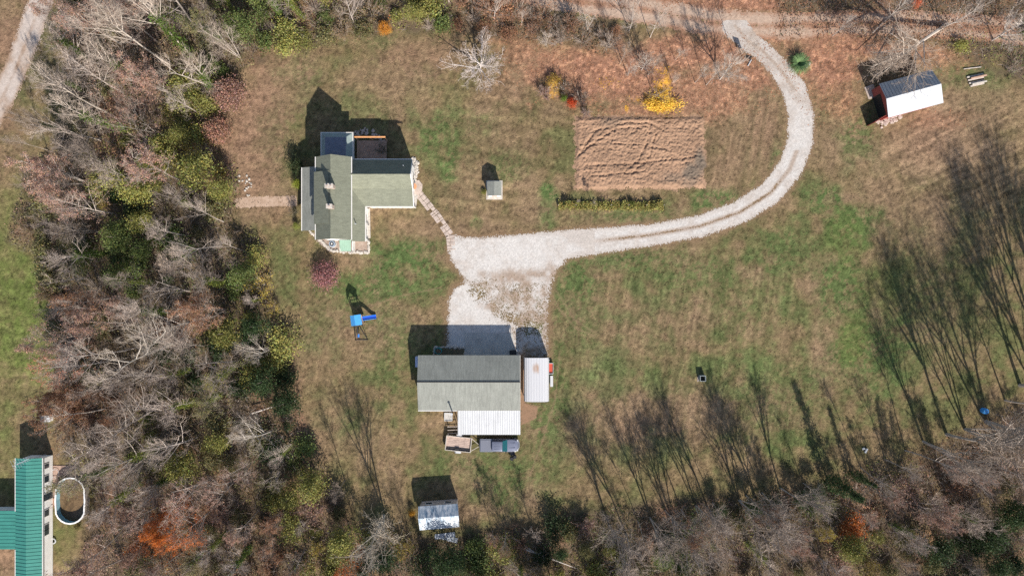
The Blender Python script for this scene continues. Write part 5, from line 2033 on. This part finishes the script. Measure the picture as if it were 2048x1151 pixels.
V[:, 2] = np.clip(V[:, 2], .01, .2)
col = ground_colour(px, py) * (.6 + .7 * rg.rand(len(px)))[:, None]
gt = link("grass_tufts", np_mesh("grass_tufts", V, F, M_leafy, np.repeat(col, 4, 0)))
gt["kind"] = "stuff"
# ------------------------------------------------------------------ the plants one can tell apart
def hero(kind, name, px, py, h, label, **k):
    return plant(kind, name, px, py, h, label=label, **k)


R_ = math.radians
hero('open', 'bare_tree', 961, 142, 5.6, "pale bare spreading tree alone at the top of the lawn, right of the house", wide=1.5, bark=(1.25, 1.25, 1.28))
hero('round', 'purple_shrub', 653, 551, 2.9, "round purple-red shrub on the lawn just below the farmhouse", leaf='dense', colour=(.36, .18, .175), wide=.95)
hero('round', 'purple_shrub', 465, 193, 3.7, "upper of the two round red-brown shrubs on the west lawn edge", leaf='dense', colour=(.34, .20, .155), wide=.92, cat='shrub', group='round shrubs at the wood edge')
hero('round', 'purple_shrub', 439, 264, 3.3, "lower of the two round red-brown shrubs on the west lawn edge", leaf='dense', colour=(.37, .21, .15), wide=.86, group='round shrubs at the wood edge')
hero('bush1', 'yellow_green_shrub', 597, 369, 1.9, "bright yellow-green shrub against the west porch of the farmhouse", leaf='dense', colour=(.30, .34, .05), wide=.55)
hero('bush2', 'yellow_green_shrub', 595, 452, 1.3, "smaller yellow-green shrub near the southwest corner of the farmhouse", leaf='dense', colour=(.26, .30, .06), wide=.6)
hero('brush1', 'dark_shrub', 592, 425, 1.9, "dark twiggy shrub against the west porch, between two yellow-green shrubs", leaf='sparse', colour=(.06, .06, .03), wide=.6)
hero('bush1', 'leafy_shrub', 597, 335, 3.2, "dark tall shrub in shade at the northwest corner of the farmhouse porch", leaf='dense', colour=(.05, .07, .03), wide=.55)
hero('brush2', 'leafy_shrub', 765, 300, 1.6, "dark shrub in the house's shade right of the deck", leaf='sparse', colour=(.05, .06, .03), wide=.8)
hero('bush3', 'small_yellow_shrub', 968, 384, .7, "low yellow-green clump on the left side of the well house", leaf='dense', colour=(.22, .22, .06), wide=1.0)
# flower island by the garden
hero('bush2', 'yellow_shrub', 1107, 166, 1.8, "small yellow shrub in the planted island left of the garden plot", leaf='dense', colour=(.50, .33, .07), wide=.8)
hero('brush3', 'bare_shrub', 1090, 190, 1.5, "low pinkish bare shrub at the left of the planted island", leaf='sparse', colour=(.33, .20, .15), wide=1.3)
hero('bush3', 'green_shrub', 1127, 199, 1.4, "small bright green shrub in the planted island", leaf='dense', colour=(.16, .25, .04), wide=.55)
hero('bush1', 'red_shrub', 1143, 208, 1.5, "small scarlet shrub in the planted island", leaf='dense', colour=(.55, .08, .025), wide=.75)
hero('brush1', 'bare_shrub', 1160, 200, 2.2, "dark twiggy shrub at the right of the planted island, above the scarlet one", leaf='sparse', colour=(.09, .06, .05), wide=.8)
hero('brush2', 'bare_shrub', 1128, 180, 2.1, "dark twiggy shrub at the top of the planted island", leaf='sparse', colour=(.09, .07, .04), wide=.7)
hero('brush3', 'bare_shrub', 1170, 228, 1.0, "low pale dry shrub at the top left corner of the garden plot", leaf='sparse', colour=(.34, .23, .18), wide=1.3)
# yellow-leaved tree
hero('wide1', 'yellow_tree', 1308, 196, 6.0, "small tree with bright yellow leaves above the garden plot", leaf='sparse', colour=(.80, .46, .03), wide=.7, bark=(.8, .75, .7))
hero('bush1', 'yellow_shrub', 1322, 211, 1.7, "wide bright yellow shrub below the yellow-leaved tree, above the garden plot", leaf='dense', colour=(.72, .47, .07), wide=2.3, rz=0).scale.y *= .5
hero('slim2', 'bare_tree', 1296, 150, 9, "straight thin tree casting a long shadow across the dirt road, left of the yellow tree", wide=.5, bark=(.8, .75, .7))
hero('slim1', 'bare_tree', 1240, 128, 8, "straight thin tree on the litter slope above the left end of the garden", wide=.5, bark=(.8, .75, .7))
# spiky clump: long arching blades
m = MB()
r2 = random.Random(9)
bx0, by0, _ = W(1597, 128)
for k in range(420):
    a = r2.uniform(0, 6.283)
    L = r2.uniform(.9, 2.0)
    w_ = .035
    c_, s_ = math.cos(a), math.sin(a)
    P = []
    for t, zz in ((0, .02), (.35, .62), (.7, .75), (1, .35 * r2.random() + .05)):
        P.append((L * t * c_, L * t * s_, zz * L * .8))
    for i in range(3):
        ww, w2 = w_ * (1 - .25 * i), w_ * (1 - .25 * (i + 1))
        m.poly([(P[i][0] - s_ * ww, P[i][1] + c_ * ww, P[i][2]), (P[i][0] + s_ * ww, P[i][1] - c_ * ww, P[i][2]), (P[i + 1][0] + s_ * w2, P[i + 1][1] - c_ * w2, P[i + 1][2]), (P[i + 1][0] - s_ * w2, P[i + 1][1] + c_ * w2, P[i + 1][2])])
cA_ = np.tile(np.array((.13, .21, .085)), (len(m.v), 1)) * np.repeat(.6 + .8 * np.random.RandomState(3).rand(len(m.v) // 12), 12)[:, None]
o = link("spiky_grass_clump", np_mesh("spiky_grass_clump", m.v, m.f, M_leafy, cA_), None, (bx0, by0, 0))
tag(o, "round clump of arching grey-green blades inside the bend of the drive", "plant")
# vine row below the garden: posts and wire with leaves, one long hedge
hx0, hy0, _ = W(1116, 411)
hx1, hy1, _ = W(1326, 412)
r3 = np.random.RandomState(8)
n = 7000
t = r3.rand(n)
hh = np.clip(2.2 * fbm(t * 210, t * 0 + 3, 14, 3, 251) - .45, .12, 1.3)
C = np.stack([hx0 + (hx1 - hx0) * t, hy0 + (hy1 - hy0) * t + r3.normal(size=n) * .30, hh * r3.rand(n) ** .7 * .95 + .03], 1)
C[:, 2] = np.clip(C[:, 2], .03, 3)
V, F = quads(C, np.full(n, .22), np.full(n, .15), r3)
V[:, 2] = np.maximum(V[:, 2], .01)
cv = np.array((.27, .27, .08))[None] * (.5 + 1.0 * r3.rand(n))[:, None]
cv[r3.rand(n) < .25] = np.array((.40, .28, .10))
row = empty("vine_row", ((hx0 + hx1) / 2, hy0, 0), "long low yellow-green vine row below the tilled garden plot", "hedge")
link("leaves", np_mesh("vine_leaves", V - np.array((row.location.x, row.location.y, 0)), F, M_leafy, np.repeat(cv, 4, 0)), row)
for k in range(7):
    x = hx0 + (hx1 - hx0) * k / 6
    m = MB()
    m.tube([(x, hy0, 0), (x, hy0, 1.2)], .04, 5)
    m.build("post", M_greywood, row)
hero('slim3', 'slender_tree', 1184, 408, 3.4, "young slender tree at the left of the vine row", leaf='sparse', colour=(.22, .2, .06), wide=.7)
hero('slim2', 'slender_tree', 1155, 405, 2.2, "small thin sapling at the left end of the vine row", wide=.6)
hero('bush2', 'green_shrub', 1262, 407, 1.2, "rounded vine clump in the middle of the vine row", leaf='dense', colour=(.13, .15, .04), wide=.5)

# orange maple and other marked trees in the left wood
hero('wide1', 'orange_tree', 372, 1035, 11, "large orange-leaved tree in the lower left wood right of the pool", leaf='dense', colour=(.50, .155, .035), wide=.55)
hero('green2', 'orange_tree', 380, 990, 5, "smaller rust-orange tree just above the large orange one", leaf='dense', colour=(.42, .14, .04), wide=.8)
hero('green1', 'orange_shrub', 772, 62, 2.6, "bright orange shrub at the top edge of the lawn above the house", leaf='dense', colour=(.55, .24, .04), wide=1.1)
hero('wide2', 'bare_tree', 352, 685, 16, "huge bare tree with thick curved pale limbs in the middle of the left wood", wide=.95, bark=(1.05, 1.05, 1.0), cat='tree')
hero('wide1', 'bare_tree', 395, 640, 13, "bare spreading tree just above the huge pale-limbed one in the left wood", wide=.8, bark=(1.15, 1.1, 1.05))
hero('multi', 'dead_tree', 383, 530, 9, "clump of upright pale dead stems in a gap of the left wood", wide=1.0, bark=(1.25, 1.15, 1.05))
hero('wide1', 'copper_tree', 215, 722, 13, "tall copper-leaved tree leaning over the neighbour's lawn at the far left", leaf='sparse', colour=(.52, .23, .15), wide=.62)
for i, (a, b, h, k) in enumerate(((340, 130, 20, 'slim2'), (385, 110, 19, 'slim4'), (215, 225, 17, 'slim1'), (255, 260, 16, 'slim3'), (300, 160, 15, 'slim1'), (480, 115, 12, 'multi'), (425, 175, 13, 'wide2'))):
    hero(k, 'bare_tree', a, b, h, ["tallest pale-trunked bare tree in the upper left wood", "pale bare tree right beside the tallest one in the upper left wood", "bare tree nearest the gravel lane in the upper left wood",
         "bare ivy-footed tree below the one nearest the lane", "bare tree between the lane trees and the tallest pale one", "multi-stemmed bare tree where the wood meets the top left lawn corner", "bare forked tree above the two round red-brown shrubs"][i],
         bark=(1.1, 1.06, 1.0), ivy=i in (1, 3, 4, 6), wide=.75, rz=i * 1.3)
hero('wide2', 'bare_tree', 540, 700, 9, "bare tree with pale twigs at the right edge of the left wood", wide=.7, bark=(1.2, 1.2, 1.15))
hero('wide1', 'bare_tree', 545, 860, 12, "wide bare tree at the wood's edge left of the garage lawn", wide=.7, bark=(1.2, 1.2, 1.15))
hero('broom2', 'bare_tree', 768, 1030, 14, "many-limbed bare tree casting a long shadow left of the patched shed", wide=.85, bark=(1.2, 1.2, 1.1))
hero('slim3', 'bare_tree', 690, 960, 9, "dark bare tree at the wood's edge below left of the garage", wide=.6, bark=(.7, .65, .6))
hero('bush2', 'yellow_shrub', 826, 1022, 1.5, "small yellow-orange shrub touching the left side of the patched shed", leaf='dense', colour=(.55, .30, .04), wide=.5)
for i, (a, b) in enumerate(((186, 962), (190, 985), (188, 1010), (180, 1034), (160, 1050), (182, 945))):
    hero(['brush1', 'bush3', 'brush2'][i % 3], 'leafy_shrub', a, b, 1.5, "scrubby shrub against the oval pool, %s" % ["upper right side", "right side, second from the top", "right side, third from the top", "lower right side", "bottom end", "top right corner"][i],
         leaf='sparse' if i % 3 != 1 else 'dense', colour=(.24, .21, .09), wide=.55)
# trees on the road side, upper right
for i, (a, b, h, k, wd) in enumerate(((1440, 158, 7.5, 'open', .7), (1412, 170, 8.5, 'slim1', .6), (1283, 140, 5.0, 'open', .7), (1255, 150, 6, 'wide2', .5), (1300, 75, 9, 'slim3', .7), (1258, 62, 9, 'wide1', .55), (1092, 90, 3.5, 'open', .8),
                                     (1390, 165, 7, 'slim2', .6), (1350, 120, 6, 'slim4', .6), (1470, 120, 9, 'slim1', .55), (1345, 165, 4, 'multi', .6), (1175, 60, 6, 'wide2', .7))):
    hero(k, 'bare_tree', a, b, h, ["bare tree with limbs spread like spokes left of the drive mouth", "straight bare tree with the long trunk shadow above the garden", "small pale bare tree up-left of the yellow tree", "bare forked tree left of the small pale one above the garden",
         "tall bare tree leaning over the dirt road above the garden", "wide bare tree on the bank below the dirt road, above the planted island", "little pale bare tree at the top edge of the lawn, above the planted island",
         "thin bare tree just left of the straight one above the garden", "thin leaning bare tree between the road bank and the yellow tree", "tall thin bare tree beside the roadside sign", "low many-stemmed bare tree right of the yellow tree",
         "bare tree on the bank at the right end of the top hedge"][i], wide=wd, bark=(1.1, 1.08, 1.05), rz=i * 2.1)
# the big leaning tree over the barn
trk_, twg_, tips_, _ = grow(411, H=19, r=.26, start=.35, nlimb=26, ang=(18, 42), limb=.34, levels=(8, 5, 3), lean=(-1.75, -1.25), curve=-.35, thick=1.4)
x, y, _ = W(1893, 48)
lt = empty("leaning_bare_tree", (x, y, 0), "big bare tree leaning left across the road towards the red barn", "tree")
o = link("trunk", np_mesh("leaning_trunk", trk_.v, trk_.f, M_bark), lt)
o.color = (1.1, 1.05, .98, 1)
o = link("branches", np_mesh("leaning_branches", twg_.v, twg_.f, M_twig), lt)
o.color = (1.05, .98, .9, 1)
hero('wide2', 'bare_tree', 1880, 58, 9, "pale forked bare tree rooted beside the big leaning one at the upper right", wide=.75, bark=(1.15, 1.12, 1.08))
hero('open', 'bare_tree', 1985, 80, 8, "bare tree with dense twigs at the road, far upper right", wide=.8)
hero('slim1', 'bare_tree', 1665, 72, 7, "thin bare tree on the road bank above the spiky green clump", wide=.7)
hero('slim4', 'bare_tree', 1745, 66, 10, "thin bare tree across the road bank, up-left of the red barn", wide=.7)
hero('green2', 'orange_tree', 1822, 14, 3, "small bright coral-leaved tree above the road at the top right", leaf='dense', colour=(.60, .18, .09), wide=.8)

# trees along the south-east wood whose shadows lie across the lawn
SE = [(1972, 842, 22, 'broom1', .85, 0), (2068, 660, 19, 'broom2', .85, 0), (1893, 868, 19, 'broom3', .85, 0), (1846, 882, 16, 'broom2', .7, 0), (1810, 900, 13, 'slim4', .7, 0), (1930, 858, 17, 'broom1', .7, 0), (2010, 800, 15, 'slim3', .8, 0),
      (1500, 1004, 4.5, 'green1', .8, 2), (1536, 998, 4, 'green2', .9, 2), (1590, 990, 4.5, 'green1', .8, 2), (1432, 1012, 4, 'green2', .9, 2), (1625, 975, 4, 'green1', .8, 2), (1218, 1050, 12, 'broom2', .9, 0), (1345, 1040, 13, 'broom1', .8, 0), (1418, 1022, 12, 'broom3', .9, 0), (1515, 1008, 13, 'broom2', .9, 0),
      (2040, 770, 22, 'broom3', .9, 0), (1770, 918, 9, 'slim2', .7, 0), (1722, 935, 10, 'slim4', .7, 0), (1655, 958, 11, 'cedar', .7, 2), (1606, 965, 8, 'slim1', .6, 0), (1702, 945, 7.5, 'cedar', .6, 2), (1560, 975, 12, 'broom3', .8, 0), (1524, 985, 10, 'slim3', .8, 0),
      (1492, 990, 11, 'slim1', .8, 1), (1478, 1000, 13, 'broom1', .8, 0), (1425, 1004, 9, 'slim4', .8, 0), (1392, 1010, 11, 'broom2', .8, 0), (1362, 1018, 11, 'slim1', .9, 1), (1330, 1020, 9, 'slim3', .8, 0), (1300, 1035, 12, 'broom2', .8, 0), (1275, 1040, 10, 'slim4', .7, 0),
      (1252, 1068, 14, 'broom3', .8, 0), (1205, 1020, 5, 'slim1', .7, 0), (1118, 1090, 5.5, 'green2', .7, 2), (1062, 1052, 6.5, 'slim4', .7, 0), (1170, 1085, 5.5, 'green1', .6, 1), (1012, 1062, 7.5, 'wide1', .5, 1), (985, 1060, 6, 'slim3', .7, 1),
      (2085, 800, 21, 'broom1', .9, 0), (2110, 700, 20, 'broom3', .9, 0), (2075, 590, 16, 'broom1', .8, 0), (1990, 880, 16, 'slim4', .8, 0)]
for (a, b, h, k, wd, lf) in SE:
    nm = 'cedar' if k == 'cedar' else 'leafy_tree' if k.startswith('green') else 'bare_tree'
    dense = k in ('cedar', 'green1', 'green2')
    plant(k, nm, a, b, h, leaf='dense' if dense else ('sparse' if lf == 1 else None), colour=C_DGRN if lf == 2 else C_RUST if lf == 1 and not dense else C_OLV, wide=wd, bark=(.9, .86, .82) if not dense else (.5, .45, .4),
          group='trees along the south-east wood', desc={'cedar': 'dark evergreen tree', 'leafy_tree': 'leafy olive tree', 'bare_tree': 'rusty-leaved thin tree' if lf == 1 else 'forked bare tree' if k in ('multi', 'wide2', 'broom1', 'broom2') else 'thin bare tree'}[nm])

hero('multi', 'bare_tree', 128, 262, 12, "ivy-wrapped bare tree whose long shadow crosses the gravel lane", wide=.5, bark=(.8, .75, .7), ivy=True)
hero('slim2', 'bare_tree', 96, 300, 9, "thin bare tree below left of the ivy-wrapped one by the lane", wide=.5, bark=(.85, .8, .75))
for (a, b, r, nm, lab) in (((508, 824), (592, 800), .11, 'fallen_limb', "long pale fallen limb sticking out of the left wood onto the lawn"), ((1035, 1088), (1152, 1134), .12, 'fallen_log', "pale fallen forked trunk lying in the wood below right of the patched shed"),
                           ((1228, 1108), (1236, 1128), .14, 'stump_log', "short pale log in the bottom wood below the long tree shadows")):
    xa, ya, _ = W(*a)
    xb, yb, _ = W(*b)
    m = MB()
    m.tube([(xa, ya, .9), ((xa + xb) / 2, (ya + yb) / 2 + .1, .75), (xb, yb, .25)], [r, r * .8, r * .4], 6)
    if nm == 'fallen_log':
        m.tube([((xa * 2 + xb) / 3, (ya * 2 + yb) / 3, .85), (xa - .6, ya + 1.4, 1.3)], [r * .6, r * .2], 5)
    o = m.build(nm, M_bark)
    o.color = (1.3, 1.3, 1.3, 1)
    tag(o, lab, 'log')

# ---- the filling of the woods
rw = random.Random(77)
placed = [(p['px'], p['py'], 34) for p in PLANTS]


def free(px, py, r):
    for (a, b, c) in placed:
        if abs(a - px) < r and abs(b - py) < r and math.hypot(a - px, b - py) < max(r, c) * 1.0:
            return False
    return True


SHED_BOX = [(800, 930, 945, 1085)]


def blocked(px, py):
    for (a, b, c, d) in SHED_BOX + [(-50, 840, 195, 1200), (-50, 930, 245, 1200)]:
        if a < px < c and b < py < d:
            return True
    return False


def fill(n_try, area, r, fn, edge):
    for _ in range(n_try):
        px, py = rw.uniform(area[0], area[2]), rw.uniform(area[1], area[3])
        if wood_sd(np.array([float(px)]), np.array([float(py)]))[0] > -edge:
            continue
        if blocked(px, py) or not free(px, py, r):
            continue
        placed.append((px, py, r))
        fn(px, py)


def wood_tree(px, py):
    # crown appears pushed outwards by the height
    k0, _ = canopy(1024 + (px - 1024) * 1.10, 575 + (py - 575) * 1.10)
    west = px < 640
    q = rw.random()
    if k0 in 'DG' and q < .68 or k0 == 'Y' and q < .7:
        kind = rw.choice(['green1', 'green2'] if k0 != 'D' else ['green1', 'cedar', 'green2'])
        h = rw.uniform(5, 8.5)
        col = {'D': C_DGRN, 'G': C_GRN, 'Y': C_YG}[k0]
        f = rw.uniform(.75, 1.25)
        desc = {'D': 'dark green tree', 'G': 'green leafy tree', 'Y': 'yellow-green leafy tree'}[k0] if kind != 'cedar' else 'dark evergreen tree'
        plant(kind, 'cedar' if kind == 'cedar' else 'leafy_tree', px, py, h, leaf='dense', colour=tuple(c * f for c in col), wide=rw.uniform(.75, 1.05), bark=(.7, .65, .6), group='trees of the woods', desc=desc)
        return
    kind = rw.choice(['slim1', 'slim2', 'slim3', 'slim4', 'wide1', 'wide2', 'multi'])
    h = rw.uniform(8, 15) if west and px < 480 else rw.uniform(6, 11)
    leaf, col, desc = None, C_PINK, 'bare grey tree'
    if k0 == 'P' and rw.random() < .9:
        leaf, col, desc = 'sparse', C_PINK, 'pinkish thin-leaved tree'
    elif k0 == 'R' and rw.random() < .85:
        leaf, col, desc = 'sparse', C_RUST, 'rust-leaved tree'
    elif k0 == 'X':
        leaf, col, desc = 'sparse', C_ORG, 'orange-leaved tree'
    elif k0 == 'Y' and rw.random() < .5:
        leaf, col, desc = 'sparse', C_YEL, 'thin yellow-leaved tree'
    elif k0 == 'O' and rw.random() < .3:
        leaf, col, desc = 'sparse', C_OLV, 'thin olive-leaved tree'
    ivy = k0 in 'GYO' and rw.random() < .7
    if ivy and not leaf:
        desc = 'ivy-clad bare tree'
    f = rw.uniform(.8, 1.25)
    b = rw.uniform(.7, 1.2)
    plant(kind, 'bare_tree' if not leaf else 'thin_leaved_tree', px, py, h, leaf=leaf, colour=tuple(c * f * 1.1 for c in col), wide=rw.uniform(.65, .9) if h > 9 else .75, bark=(b, b * .96, b * .93), ivy=ivy,
          ivycol=rw.choice([(.10, .15, .03), (.16, .19, .04)]), group='trees of the woods', desc=desc)


def wood_shrub(px, py):
    k0, _ = canopy(px, py)
    q = rw.random()
    f = rw.uniform(.7, 1.3)
    h = rw.uniform(1.2, 3.0)
    if q < (.75 if k0 in 'GDY' else .35):
        base = {'D': C_DGRN, 'G': C_GRN, 'Y': C_YG, 'O': C_OLV, 'P': C_OLV, 'R': C_RUST, 'X': C_ORG, 'G0': C_OLV}[k0]
        nm = {'D': 'dark green shrub', 'G': 'green shrub', 'Y': 'yellow-green shrub', 'O': 'olive shrub', 'P': 'olive shrub', 'R': 'rust-brown shrub', 'X': 'orange shrub', 'G0': 'olive shrub'}[k0]
        plant(rw.choice(['bush1', 'bush2', 'bush3']), 'leafy_shrub', px, py, h, leaf='dense', colour=tuple(c * f for c in base), wide=rw.uniform(.8, 1.3), bark=(.7, .65, .6), group='shrubs of the woods', desc=nm)
    else:
        lf = rw.random() < .5
        col = {'P': C_PINK, 'R': C_RUST, 'X': C_ORG, 'Y': C_YEL}.get(k0, C_TAN)
        plant(rw.choice(['brush1', 'brush2', 'brush3']), 'twiggy_shrub', px, py, h, leaf='sparse' if lf else None, colour=tuple(c * f for c in col), wide=rw.uniform(.8, 1.3), bark=(.85, .8, .76), group='shrubs of the woods',
              desc='bare twiggy shrub' if not lf else {'P': 'pinkish twiggy shrub', 'R': 'rust-brown twiggy shrub', 'X': 'orange twiggy shrub', 'Y': 'yellowish twiggy shrub'}.get(k0, 'tan twiggy shrub'))


fill(5200, (170, -30, 640, 1175), 47, wood_tree, 12)
fill(1500, (640, 1000, 2080, 1175), 60, wood_tree, 10)
fill(500, (1660, 860, 2080, 1010), 48, wood_tree, 22)
fill(400, (560, -30, 1240, 60), 52, wood_tree, 16)
fill(200, (1560, -30, 2060, 40), 70, wood_tree, 10)
ntree = len(PLANTS)
placed = [(a, b, 20) for a, b, c in placed]
fill(4000, (60, -20, 640, 1165), 27, wood_shrub, 3)
fill(1400, (600, 950, 2060, 1165), 30, wood_shrub, 2)
fill(700, (540, -20, 1240, 100), 24, wood_shrub, 0)
fill(220, (1560, 60, 2060, 170), 40, wood_shrub, 6)

# the rows just outside the bottom and right edges, whose shadows fall into the view
for k, a in enumerate(range(260, 2060, 62)):
    plant(['slim1', 'wide2', 'slim3', 'multi', 'slim2'][k % 5], 'bare_tree', a + rw.uniform(-18, 18), rw.uniform(1192, 1235), rw.uniform(10, 15), wide=.8, group='trees below the picture edge', desc='outer tree')

# ---- names for the filling: nearest landmark, side, rank
MARKS = [("the farmhouse", 720, 390), ("the garage", 938, 764), ("the patched shed", 877, 1030), ("the oval pool", 150, 996), ("the green-roofed home", 60, 1040), ("the play tower", 712, 641), ("the gravel lane", 40, 110),
         ("the upper red-brown shrub", 468, 190), ("the lower red-brown shrub", 438, 265), ("the purple shrub", 652, 553), ("the large orange tree", 345, 1065), ("the huge pale-limbed tree", 260, 705), ("the dead stems", 395, 500),
         ("the white cabinet", 97, 834), ("the orange shrub", 768, 50), ("the lone pale tree", 957, 112), ("the blue barrel", 1965, 820), ("the white scrap", 1731, 900), ("the open grey box", 1404, 756), ("the red barn", 1820, 187),
         ("the roadside sign", 1487, 110), ("the timber pile", 1949, 162), ("the stone walkway", 530, 404), ("the pickup", 998, 890), ("the carport", 1073, 758), ("the coral tree", 1822, 14), ("the copper-leaved tree", 115, 780)]
SIDES = ["right of", "up and right of", "above", "up and left of", "left of", "down and left of", "below", "down and right of"]
ORD = ["", "second ", "third ", "fourth ", "fifth ", "sixth ", "seventh ", "eighth ", "ninth ", "tenth ", "eleventh ", "twelfth ", "thirteenth ", "fourteenth ", "fifteenth ", "sixteenth "] + ["%dth " % i for i in range(17, 60)]
cells = {}
for p in PLANTS:
    if p['label']:
        tag(p['o'], p['label'], p['cat'], p['group'])
        continue
    if p['desc'] == 'outer tree':
        tag(p['o'], "bare tree standing just below the photo's bottom edge", 'tree', p['group'])
        continue
    f = CAM_H / (CAM_H - p['h'] * .7)
    ix, iy = 1024 + p['x'] * PPM * f, 575.5 - p['y'] * PPM * f
    d, mk = min((math.hypot(ix - a, iy - b), (n, a, b)) for n, a, b in MARKS)
    s = int(round(math.degrees(math.atan2(mk[2] - iy, ix - mk[1])) / 45)) % 8
    cells.setdefault((p['desc'], mk[0], s), []).append((d, len(cells), p, mk[0]))
for (desc, mk, s), lst in cells.items():
    lst.sort(key=lambda t: t[0])
    for i, t in enumerate(lst):
        p = t[2]
        if len(lst) == 1:
            lab = "%s standing %s %s" % (desc, SIDES[s], mk)
        else:
            lab = "%s %s %s, %snearest there" % (desc, SIDES[s], mk, ORD[i])
        tag(p['o'], lab, p['cat'], p['group'])
print("trees", ntree, "plants", len(PLANTS))
